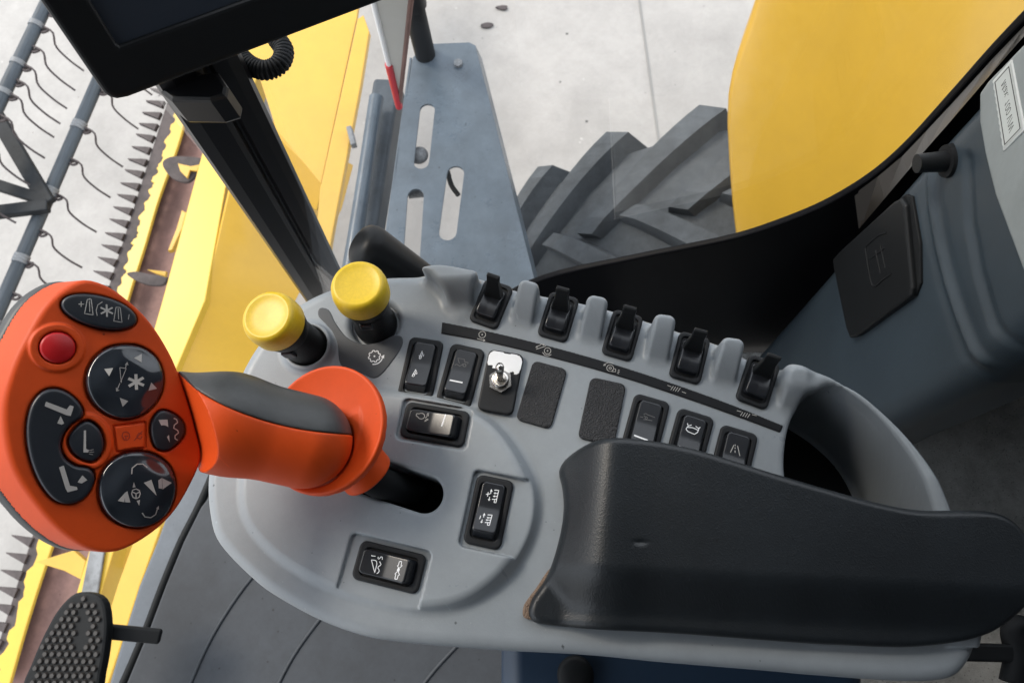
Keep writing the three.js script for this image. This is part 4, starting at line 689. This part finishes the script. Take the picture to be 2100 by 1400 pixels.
rocker('black rocker switch with plus and minus comb symbols, at the right of the lever slot', Q2, podH(...Q2.c) - 4.4, 0, [[[-43.2,-52.4],[-40.4,-52.7]], [[-41.7,-53.8],[-42.1,-51]], [[-40.1,-52.8],[-39.7,-55.1]], [[-40.7,-50.8],[-41.1,-48.8]], [[-37.7,-55.1],[-34.8,-55],[-36.6,-47],[-37.8,-47.1]], [[-38,-53.1],[-35.3,-53]], [[-38.5,-51.2],[-35.7,-51.1]], [[-39.2,-49.2],[-36.1,-49.2]], [[-37.4,-48.8],[-37.8,-47.1]], [[-46.2,-38.7],[-46.9,-36.5]], [[-44.4,-37.6],[-44,-39.3]], [[-45.1,-36.2],[-45.6,-34.4]], [[-41.8,-39.2],[-38.9,-39.1],[-40.5,-32.4],[-41.8,-32.6]], [[-42.2,-37.4],[-39.3,-37.3]], [[-42.8,-36],[-39.7,-35.8]], [[-43.4,-34.3],[-40,-34.2]], [[-41.5,-34.1],[-41.8,-32.6]]],
  [[[-40.5,-54.3],[-39.6,-55.9],[-38.8,-54.1]], [[-41.9,-49.4],[-40.1,-49.2],[-41.2,-48.1]], [[-44.9,-38.9],[-43.9,-40.4],[-43.2,-38.9]], [[-46.4,-35],[-44.6,-34.7],[-45.7,-33.8]], [[-37.4,-53.8],[-36,-53],[-37.6,-52.4]], [[-37.8,-51.8],[-36.4,-51.1],[-38,-50.5]], [[-41.8,-37.9],[-40.2,-37.3],[-41.8,-36.8]], [[-42.3,-36.4],[-40.8,-35.9],[-42.4,-35.2]]], M.white, null, 0.5);
rocker('black rocker switch with numbers 1 and 2 and a wedge symbol, beside the console edge', Q3, podH(...Q3.c) - 4.4, Math.PI / 2, [[[-117.5,-14],[-114.8,-13.8]], [[-117.5,-14],[-117.2,-14.5]], [[-112.8,-13.4],[-113.2,-12.7],[-112.7,-12],[-112,-12.4],[-111.2,-13.4],[-110.3,-13.2]], [[-110.3,-13.3],[-110.2,-11.6]], [[-117.4,-11.5],[-114.7,-3.6],[-113.6,-9],[-114,-10.6],[-114.8,-11.2],[-117.4,-11.5]], [[-111.9,-10.5],[-111.4,-9.6],[-110.9,-8.8],[-111.3,-8.1],[-112.6,-7.3],[-112.8,-6.4],[-112.1,-5.5],[-111.8,-4.6],[-112.4,-3.6],[-113.4,-3]], [[-98.4,-10.4],[-96.9,-10.4],[-97.2,-8],[-96.4,-7.9],[-98.5,-6.2],[-99.8,-8],[-99.1,-8],[-98.4,-10.4]], [[-101,0.3],[-99.3,0.3],[-98.7,-2.1],[-97.8,-2.2],[-99.2,-4.7],[-101,-2.8],[-100.4,-2.6],[-101,0.3]]],
  [[[-99.1,-6.7],[-97.8,-5.6],[-98.5,-3.8],[-100,-5]]], M.white, null, 0.5);
// blank covers
{
  const g = pad(rrect(25, 44, 4.2), -3, 2.2, 1.2, 0.8);
  for (const [F, l] of [[B1, 'blank black textured cover plate beside the metal toggle switch'], [B2, 'blank black textured cover plate whose corner touches the armrest pad']]) {
    const t = thing('blank_cover', l, 'cover plate', [0, 0, 0], 'blank switch covers'); part('plate', g, M.blank, t); mount(t, F, 0);
  }
}
// metal toggle
{
  const t = thing('toggle_switch', 'chrome toggle switch on black plate smeared with white paint', 'toggle switch'); mount(t, ST, 0);
  part('base_plate', pad(rrect(25, 44, 4.2), -3, 4, 1, 0.8), M.bezel, t);
  const irregular = [[-11.6, -18], [-9.5, -20.8], [-4, -21.4], [0, -20.7], [5, -21], [9.8, -20.5], [12, -17.6], [12.1, -11], [11.3, -7.5], [8.3, -6.6], [7.8, -8.4], [4.5, -6.8], [0, -6.1], [-3.4, -6.4], [-5.6, -8.6], [-7.4, -8.2], [-8.1, -10.6], [-10.6, -9.8], [-11.9, -12.4]];
  part('paint_patch', pad(smooth(irregular, 70), 3.6, 4.25, 0.25, 0.6), M.white, t);
  const nut = new THREE.CylinderGeometry(0.0085, 0.0089, 0.0032, 6); nut.rotateY(.25); nut.translate(0, 0.0057, 0); part('hex_nut', nut, M.chrome, t);
  const bush = lathe([[0, 7], [5.9, 7], [5.9, 8], [5.4, 8.4], [5.9, 8.8], [5.4, 9.2], [5.9, 9.6], [5.4, 10], [5.7, 10.6], [4.2, 11], [3.6, 9.6], [0, 9.6]], 28); part('threaded_bush', bush, M.chrome, t);
  const bat = lathe([[0, 8.5], [2.1, 9], [1.9, 12], [2.3, 17], [2.9, 22], [3, 25], [2.4, 27], [0, 27.8]], 24); bat.translate(0, -.009, 0); bat.rotateX(-.3); bat.translate(0, .009, 0); part('lever', bat, M.chrome, t);
}
// ---------- thumb paddles between the ridges ----------
{
  const t = thing('paddle_switch', '', 'paddle switch', [0, 0, 0], 'thumb paddle switches between the grey ridges');
  const d2 = sdPoly(rrect(23.5, 37, 4.5)), in2 = sdPoly(rrect(17.5, 30, 3));
  part('bezel', sdfMesh((x, y, z) => smax(Math.max(rmax(d2(x, z), y - 2.6, 1.3), -2 - y), -Math.max(in2(x, z), 0.8 - y), 0.6), [-14, -4, -21], [14, 5, 21], 0.8), M.bezel, t);
  const r2 = sdPoly(rrect(15.5, 25, 2.4));
  part('rocker', sdfMesh((x, y, z) => {
    const hump = rmax(r2(x, z), y - 8.5 + ((z - 5) / 9) ** 2 * 1.6 - Math.abs(x) * 0.05, 1.4);
    return Math.max(hump, -1 - y);
  }, [-10, -2, -16], [10, 11, 16], 0.7), M.rocker, t);
  part('paddle', sdfMesh((x, y, z) => {
    const k = Math.max(0, y - 4) / 30, w = 7.4 - 2.6 * Math.min(1, k * 1.6) + 0.9 * Math.max(0, k - .6), zc = -5.5 - 6 * k, th = 3.6 - 2 * Math.min(1, k * 1.4);
    return smax(rmax(rmax(Math.abs(x) - w, Math.abs(z - zc) - th, 0.9), y - 31, 0.9) * 0.93, 2 - y, 1);
  }, [-11, 0, -20], [11, 35, 4], 0.7), M.black, t);
  const labels = ['black thumb paddle above the rotor symbol, first past the wide grey ridge', 'black thumb paddle above the symbol of a rotor with two arrows', 'black thumb paddle above the chopper symbol with three dashes', 'black thumb paddle above the slanted bars, second from the storage bin', 'black thumb paddle above slanted bars, next to the storage bin'];
  [L1, L2, L3, L4, L5].forEach((F, i) => { const o = i ? copyOf(t, labels[i]) : t; o.userData.label = labels[i]; mount(o, F, 0); o.scale.set(0.94, 1, 0.94); });
}
// ---------- yellow capped levers ----------
{
  const build = (w, label, h, lean) => {
    const t = thing('knob_lever', label, 'knob lever', [w[0] / 1000, P0 - 0.006, w[1] / 1000], 'yellow capped levers');
    t.rotation.set(lean[1], 0, lean[0]);
    part('stem', lathe([[0, -4], [15, -4], [15.6, 4], [14.2, 10], [14, h - 33], [15.4, h - 30], [17.2, h - 22], [17.2, h - 16], [0, h - 16]]), M.black, t);
    part('cap', lathe([[0, h - 18], [18, h - 18], [18.7, h - 17], [18.9, h - 9], [18.3, h - 4.5], [17.2, h - 1.9], [15.6, h - .6], [14.4, h - .5], [13.2, h - 1.1], [9, h - 1.7], [0, h - 2]], 64), M.yellowCap, t);
    const clip = box(9, 8, 3, 1.2, 0, h - 36, 14.6); part('catch', clip, M.rocker, t);
    return t;
  };
  build(wellR, 'yellow capped lever in a round well next to the wide grey ridge', 66, [-0.03, -0.1]);
  build(wellL, 'yellow capped lever standing in a raised collar beside the orange handle', 68, [0.12, -0.04]);
}

// ---------- armrest pad ----------
{
  const A = [[4.9,-67.7],[9.2,-74.8],[25.1,-83.3],[50.4,-84.6],[84.4,-79.2],[144.2,-60.5],[201.9,-43.6],[222,-39.9],[268.4,-37.9],[278.7,-31.5],[284.4,-20],[284.1,-1.7],[275.9,18.9],[264.2,30.3],[222.3,38.9],[165.2,38.1],[78.3,32.4],[-5,27.7],[-13.5,25.7],[-16.2,20.9],[-14.5,13.4],[-3.9,-1.8],[5.1,-28.2],[7.6,-46.2],[6.6,-58.3]];
  const d2 = sdPoly(smooth(A, 200));
  const front = [-15.6,22], frontR = [280.4,36.7], fl = Math.hypot(frontR[0] - front[0], frontR[1] - front[1]);
  const fx = (frontR[0] - front[0]) / fl, fz = (frontR[1] - front[1]) / fl;
  const lx = [4.9,-67.7][0], dent = [52.5,-20.8];
  const f = (x, y, z) => {
    const d = d2(x, z), df = (x - front[0]) * fz - (z - front[1]) * fx;             // distance in from the driver's edge
    const along = x - lx + (z > -30 ? 0 : 0), edge = -(x - front[0]) * 0 + 0;
    const roll = 34 - 24 * Math.pow(1 - sstep(-8, 38, along + (z + 60) * 0.18), 1.4) + 3.5 * Math.exp(-(((along - 30) / 16) ** 2)) - 3 * sstep(60, 200, along) - 1.1 * Math.exp(-(((x - dent[0]) / 4) ** 2) - (((z - dent[1]) / 1.3) ** 2));
    const slope = 20 * Math.pow(1 - sstep(2, 34, df), 1.2);
    const tp = -smin(-(roll - slope), -8, 6);
    return Math.max(rmax(d, (y - tp) * 0.8, 4.5), 0.8 - y) * 0.9;
  };
  const xs = A.map(p => p[0]), zs = A.map(p => p[1]);
  const t = thing('armrest_pad', 'black leather armrest pad lying on the grey console', 'armrest', [(Math.min(...xs) + Math.max(...xs)) / 2000, P0, 0.01]);
  const g = sdfMesh(f, [Math.min(...xs) - 5, -2, Math.min(...zs) - 5], [Math.max(...xs) + 5, 46, Math.max(...zs) + 5], 1.4); g.translate(0, P0, 0);
  wpart('cushion', g, M.leather, t);
  const e = pad(smooth([[-18.9,23.5],[-19.4,17.4],[-11,5.6],[-1.5,-6.3],[1.7,-5.4],[-5.4,8.6],[-11.7,18.8],[-11.2,24]], 60), -0.5, 3.2, 1, 1); e.translate(0, P0, 0);
  wpart('foam_edge', e, M.foam, t);
  wpart('worn_piping', rod([[89.6,25,-76.2],[113.3,25,-68.6],[142.6,25,-59.2],[171.4,25,-50.7],[199.7,25,-42.5]].map(p => [p[0] / 1000, P0 + p[1] / 1000, p[2] / 1000]), 0.0016, 8, 40), M.wornEdge, t);
}

// ---------- multifunction lever ----------
{
  const base = [-95.7,0,-56.5];
  const T = thing('multifunction_lever', 'orange multifunction lever with dark buttons on its egg shaped head', 'control lever', [base[0] / 1000, P0, base[2] / 1000]);
  const [ho, hu, hn, hv] = [[-0.2456,3.12,-0.0829],[0.77,-0.626,-0.1234],[0.638,0.752,0.1658],[-0.011,-0.2064,0.9784]];
  const HM = new THREE.Matrix4().makeBasis(V3(hu), V3(hn), V3(hv)).setPosition(V3(ho));
  const onHead = (name, g, m, parent = T) => { g.applyMatrix4(HM); return wpart(name, g, m, parent); };
  const face = smooth([[-7.9,-74.2],[-17.7,-68.5],[-25.5,-59],[-32.7,-42.5],[-38.3,-25.5],[-41.1,-7.8],[-39.7,9.7],[-35.4,26],[-27.1,41.1],[-12.9,59.2],[1.5,70],[13.9,72.5],[28.5,66.4],[41.4,55.1],[51.1,38.2],[55.8,23.6],[52.1,6.1],[44,-18.8],[37.5,-34.7],[25.3,-53.8],[13.7,-65.1],[2.6,-72.2]], 120);
  const fd = sdPoly(face), SH = 0.62;
  const fx0 = Math.min(...face.map(p => p[0])), fx1 = Math.max(...face.map(p => p[0])), fz0 = Math.min(...face.map(p => p[1])), fz1 = Math.max(...face.map(p => p[1]));
  const Z = (L) => smooth(L, 72);
  const shapes = {
    oval: ellipse(...[-0.8,-57], 18.6, 8.6, 0.2),
    dialA: Z([[12.2,-39.7],[20.4,-39],[27.8,-34.2],[31.9,-25.8],[32.4,-16],[29,-7.4],[22.1,-1.3],[14.1,0.8],[6.1,-1.3],[-0.9,-7.1],[-4.9,-15.2],[-5.3,-23.3],[-2.1,-31.6],[4.3,-37.6]]),
    dialB: Z([[21.1,19.1],[29.8,20.9],[37.3,26.6],[41.2,35.2],[41.6,44.3],[38.5,53.1],[31.5,58.5],[23,60.1],[14.7,57.6],[7.7,51.4],[4,43.1],[3.5,34.5],[6.4,26.6],[13,20.8]]),
    cbtn: Z([[-28.9,-7.9],[-24.5,-13.6],[-18.8,-14.8],[-11.7,-11.3],[-6.6,-4.7],[-6.3,-0.4],[-10.9,3.3],[-14.6,8.9],[-15.5,15.6],[-12.9,21.9],[-7.8,25.8],[-1.9,27.2],[0.8,30.7],[-0.2,37.7],[-3.9,43.2],[-9.7,45.2],[-15.7,43.5],[-21.8,36.5],[-27.1,25.3],[-30.4,12],[-30.8,1]]),
    dbtn: Z([[-4,2.2],[1.3,5.7],[4,11.5],[4.3,17.3],[0.3,23.4],[-5,22.2],[-10,17.8],[-12,12.3],[-9.8,6.7]]),
    sbtn: Z([[32.3,-3.6],[38.9,-2],[44.4,3.5],[45.2,9.7],[40.8,15.8],[35.8,18.8],[30.9,16.8],[27.9,9.5],[28,2.3]]),
    rect: [[9.6,5.3],[24.3,3.2],[24.9,16.6],[18.1,17.2],[11.5,18.4]],
  };
  const redC = [-19.5,-36.5];
  const sd = Object.fromEntries(Object.entries(shapes).map(([k, v]) => [k, sdPoly(v)]));
  // orange shell with seats for the buttons and a raised ring round the red one
  const plateF = (x, y, z) => {
    let d = Math.max(rmax(fd(x - SH * Math.min(0, y), z), y, 2.2), -17 - y);
    if (y > -8) {
      const rc = Math.hypot(x - redC[0], z - redC[1]);
      d = smin(d, rmax(Math.abs(rc - 10.6) - 2, y - 1.3, 0.9), 1.5);
      d = smin(d, Math.max(rmax(Math.abs(sd.dbtn(x, z) - 2.6) - 1.6, y - 1.6, 1), -3 - y), 1.4);
      for (const [k, q] of [['oval', .7], ['dialA', 1], ['dialB', 1], ['cbtn', .8], ['dbtn', .8], ['sbtn', .8]]) d = smax(d, -Math.max(sd[k](x, z) - q, -4 - y), 1.2);
      d = smax(d, -Math.max(rc - 8.6, -3 - y), 0.8);
      d = smax(d, -Math.max(Math.abs(sd.rect(x, z) - .5) - .5, -1.2 - y), 0.5);
    }
    return d * 0.86;
  };
  onHead('head_shell', sdfMesh(plateF, [fx0 - 14, -19, fz0 - 4], [fx1 + 4, 5, fz1 + 4], 0.85), M.orange);
  onHead('head_back', sdfMesh((x, y, z) => Math.max(rmax(fd(x - SH * y, z) - 0.6, Math.abs(y + 20) - 3.5, 2), -32 - y) * 0.86, [fx0 - 26, -33, fz0 - 5], [fx1 + 4, -14, fz1 + 5], 1.5), M.gripRubber);
  const put = (name, outline, y1, r, m, top) => onHead(name, pad(outline, -3, y1, r, 0.7, top), m);
  const dome = (c, R, k) => (x, z) => k * (1 - ((x - c[0]) ** 2 + (z - c[1]) ** 2) / (R * R));
  const cen = P => [P.reduce((a, p) => a + p[0], 0) / P.length, P.reduce((a, p) => a + p[1], 0) / P.length];
  const cA = cen(shapes.dialA), cB = cen(shapes.dialB), cO = cen(shapes.oval), cC = cen(shapes.cbtn), cD = cen(shapes.dbtn), cS = cen(shapes.sbtn);
  // four-way pads: raised cushions with a dished middle
  const dish = c => (x, z) => { const r = Math.hypot(x - c[0], z - c[1]), a = Math.atan2(z - c[1], x - c[0]); return 0.9 * Math.cos(4 * a + 0.9) * sstep(8, 18, r) - 2.2 * sstep(9, 19.5, r) - 0.6 * (1 - sstep(0, 9, r)); };
  const tA = dish(cA), tB = dish(cB), tO = dome(cO, 19, 1.6), tC = () => 0, tD = dome(cD, 10, .8), tS = dome(cS, 10, .8);
  const pA = put('four_way_pad', shapes.dialA, 5.4, 2.2, M.dial, tA), pB = put('four_way_pad', shapes.dialB, 5.4, 2.2, M.dial, tB);
  const pO = put('oval_button', shapes.oval, 2.4, 1.5, M.button, tO), pC = put('crescent_button', shapes.cbtn, 3.4, 1.8, M.button, tC);
  const pD = put('button', shapes.dbtn, 2, 1.3, M.button, tD), pS = put('button', shapes.sbtn, 2, 1.3, M.button, tS);
  const red = put('red_button', ellipse(redC[0], redC[1], 8.3, 8.3), 1.7, 1.4, M.red, dome(redC, 8.3, 1.6)); red.userData.label = 'small red push button in a raised ring';
  const pR = put('orange_button', shapes.rect.map(p => p), 0.9, 0.7, M.orange);
  const sym = (parent, lines, fills, y, top, w = 0.55, m = M.print) => onHead('symbol', ink(lines, fills, w, (x, z) => y + top(x, z), 0.3), m, parent);
  const star = (c, r) => [0, 1, 2].map(k => { const a = (k * 60 + 25) * Math.PI / 180; return [[c[0] - r * Math.cos(a), c[1] - r * Math.sin(a)], [c[0] + r * Math.cos(a), c[1] + r * Math.sin(a)]]; });
  sym(pO, [[[-11.5,-60.1],[-8.9,-60.3]], [[-10.3,-61.6],[-10.2,-58.7]], [[-7.5,-63],[-5.7,-63.2],[-4.4,-54.8],[-8.4,-55.2],[-7.5,-63]], [[-6.5,-62.2],[-6,-56.3]], [[-0.3,-62.3],[-2.5,-60.4],[-3.1,-57.3],[-2.4,-54.5]], [[6.4,-60],[8.5,-60],[9.8,-51.9],[5.7,-52.3],[6.4,-60]], [[7.5,-59.4],[8,-53.4]], [[13.2,-56.7],[12.9,-53.8]]], [[[-6.9,-63.1],[-6.1,-63.2],[-6.2,-63.9]]], 2.4, tO, 0.4);
  sym(pO, star([2,-57.7], 3.4), [], 2.4, tO, 0.9);
  sym(pA, star([18.1,-19.3], 4.3), [], 5.4, tA, 1.5);
  sym(pA, [[[9.6,-26.9],[12.8,-26.5],[10.7,-19.7],[9.6,-26.9]], [[12.3,-26.3],[13,-29.7]], [[10.1,-18.4],[8.8,-14.3]], [[12.2,-28.4],[13.2,-29.9],[13.5,-28.3]], [[8.5,-15.9],[8.6,-14.1],[9.9,-14.6]]], [[[16.5,-32.5],[20.6,-35.1],[20.4,-30.2]], [[2.3,-25.9],[6.4,-26.5],[4.7,-22]], [[24.6,-14.6],[25.7,-19.3],[29.2,-15.9]], [[10.4,-10.5],[14.6,-8.7],[12.2,-5.6]], [[10.2,-19.8],[11.1,-19.8],[10.8,-18.4]]], 5.4, tA, 0.35);
  sym(pB, [[[18.2,30.8],[18.3,27.6],[20.7,25.5],[23.6,25.6],[25.9,27.6]], [[24.4,52],[26,54.3],[29.1,55],[31.5,53.5],[32.4,50]], [[18.7,41.4],[19.1,39.5],[20.8,38.9],[22.5,39.9],[23,41.6],[22.5,43.5],[21,44.1],[19.5,43.3],[18.7,41.4]], [[20.9,41.5],[19.1,40.4]], [[20.9,41.5],[22.6,40.7]], [[20.9,41.5],[21,43.8]]], [[[24.5,35.8],[28.2,34.3],[31.2,43.1]], [[31.7,34.8],[33.5,33.6],[34,39.6],[32.1,39.1]], [[33.7,33.7],[38.9,36.6],[34.2,39.9]], [[12.1,44.7],[15.5,40.5],[15.3,45.6]], [[15.1,40.9],[16.5,39.8],[18.3,46],[15.7,45.6]], [[19,38.1],[19.5,35.1],[20.5,38]], [[21.3,45.3],[23,44.9],[22.7,47.9]], [[31.5,50.2],[32.8,48.9],[33.1,51]]], 5.4, tB, 0.55);
  sym(pC, [], [[[-23.4,-8],[-13.9,-4],[-12.6,-6.3],[-10.8,-5.6],[-11.9,-0.6],[-14.1,-1.1],[-23.9,-5.7]], [[-17.8,3.2],[-16.5,-0.6],[-14.7,3.3],[-15.8,3.9]], [[-15.8,25.9],[-13.7,25.1],[-10.4,35.6],[-7.2,36.4],[-6.8,37.8],[-11.2,38.9],[-12.3,37]], [[-7,34],[-5,30.5],[-2.6,33.1],[-5.1,34.7]]], 3.4, tC);
  sym(pD, [[[-2.4,17.6],[-0.4,17.2]], [[-2.2,18.5],[-0.1,18.5]], [[-2.3,19.4],[-0.5,19.9]]], [[[-5.4,7],[-4.4,7],[-3.9,16.8],[-2.6,17.3],[-2.7,18.7],[-5,18.6]]], 2, tD, 0.3);
  sym(pS, [[[38.8,0.6],[40.4,1.3],[41,3],[39.2,4.5],[39,6.2],[41.2,7.5],[41.7,8.9],[39.9,10.4],[40,12.1],[41.6,13.1]]], [[[30.9,1.5],[35.6,1.3],[37.3,14.2]]], 2, tS, 0.55);
  sym(pR, [[[13.2,10.2],[13.7,8.3],[15.4,7.9],[16.8,9.1],[17.1,11],[16.1,12.4],[14.4,12.4],[13.2,10.2]], [[14.3,10.2],[16.2,10.3]], [[15.1,10.3],[15.2,12.1]], [[19.3,12.9],[23.2,7.7]], [[20.5,10.6],[21.5,8.7],[23.1,9.4]], [[20.8,11.3],[22.5,12],[23.3,10.6]]], [], 0.9, () => 0, 0.45, M.printDark);

  // handle (panel millimetres): a thick grip from behind the head down to the collar
  const h0 = [-224.7,92,-90], h1 = [-187.4,84,-86.1], h2 = [-149.4,62,-79.4];
  const hf0 = (x, y, z) => {
    const p = [x, y, z]; let d = smin(capsule(p, h0, h1, 26, 28), capsule(p, h1, h2, 28, 28.5), 10);
    return d;
  };
  // boundary between orange shell and dark insert
  const ca = [-216.2,95,-113.9], cb = [-117.6,72,-80.8], cm = [-160.1,98,-83.5];
  const cut = (() => {
    const A = V3(ca), B = V3(cb), Mm = V3(cm), eye = new THREE.Vector3(0, 500, 0), n = B.clone().sub(A).cross(eye.clone().sub(A)).normalize(), ax = B.clone().sub(A).normalize(), L = A.distanceTo(B);
    if (n.z > 0) n.negate(); const sag = Mm.clone().sub(A).dot(n);
    return (x, y, z) => { const q = new THREE.Vector3(x, y, z).sub(A), t = q.dot(ax) / L; return q.dot(n) - sag * 4 * t * (1 - t); };
  })();
  const lo = [Math.min(h0[0], h2[0]) - 32, 25, Math.min(h0[2], h1[2], h2[2]) - 34], hi = [Math.max(h0[0], h2[0]) + 34, 130, Math.max(h0[2], h1[2], h2[2]) + 34];
  const inHead = (x, y, z, k) => { const dx = x - ho[0] * 1000, dy = y - (ho[1] - P0) * 1000, dz = z - ho[2] * 1000; const w = dx * hn[0] + dy * hn[1] + dz * hn[2]; if (w < -k - 20) return -20; return -Math.max(fd(dx * hu[0] + dy * hu[1] + dz * hu[2], dx * hv[0] + dy * hv[1] + dz * hv[2]), -k - w); };
  const hg = sdfMesh((x, y, z) => { const d = hf0(x, y, z), c = cut(x, y, z); return Math.max(smax(d, c - 0.4, 1.2), inHead(x, y, z, 9)); }, lo, hi, 1.1); hg.translate(0, P0, 0); wpart('handle', hg, M.orange, T);
  const ig = sdfMesh((x, y, z) => { const d = hf0(x, y, z) + 0.2, c = cut(x, y, z); return Math.max(smax(d, -c + 0.4, 1.4), inHead(x, y, z, 9)); }, lo, hi, 1.1); ig.translate(0, P0, 0); wpart('grip_insert', ig, M.gripRubber, T);
  // collar: shallow saucer the hand rests on, neck and shaft
  const dc = [-139.8,44,-88.7], n0 = [-119,18,-63.2], sl = [-97.9,-30,-58.9];
  const dn = new THREE.Vector3(-0.22, 0.9, -0.02).normalize();
  const neckAx = V3(n0).sub(V3(dc)), nl = neckAx.length(); neckAx.normalize();
  const cg = sdfMesh((x, y, z) => {
    const q = [x - dc[0], y - dc[1], z - dc[2]], hgt = q[0] * dn.x + q[1] * dn.y + q[2] * dn.z, rad = Math.sqrt(Math.max(0, q[0] ** 2 + q[1] ** 2 + q[2] ** 2 - hgt * hgt));
    const top = 1.5 + (rad / 41) ** 2 * 7;
    let d = Math.max(rmax(rad - 41, hgt - top, 1.8), top - 6 - hgt) * 0.9;
    const t = q[0] * neckAx.x + q[1] * neckAx.y + q[2] * neckAx.z, nr = Math.sqrt(Math.max(0, q[0] ** 2 + q[1] ** 2 + q[2] ** 2 - t * t));
    const neck = Math.max(rmax(nr - 17.5 - 5 * Math.max(0, 1 - Math.max(t, 0) / 24) ** 1.6, t - nl, 2.5), -t);
    d = smin(d, Math.max(neck, hgt - top + 1), 5);
    return smax(d, -(hf0(x, y, z) - 1.1), 1.2);
  }, [dc[0] - 50, -5, dc[2] - 50], [dc[0] + 70, 75, dc[2] + 70], 1.1); cg.translate(0, P0, 0);
  wpart('collar', cg, M.orange, T);
  const wp = a => [a[0] / 1000, P0 + a[1] / 1000, a[2] / 1000];
  wpart('shaft', rod([wp(dc), wp(n0), wp(sl)], 0.0105, 20), M.rubber, T);
}

scene.traverse(o => { if (o.isMesh) { o.castShadow = true; o.receiveShadow = true; } });
renderer.render(scene, camera);
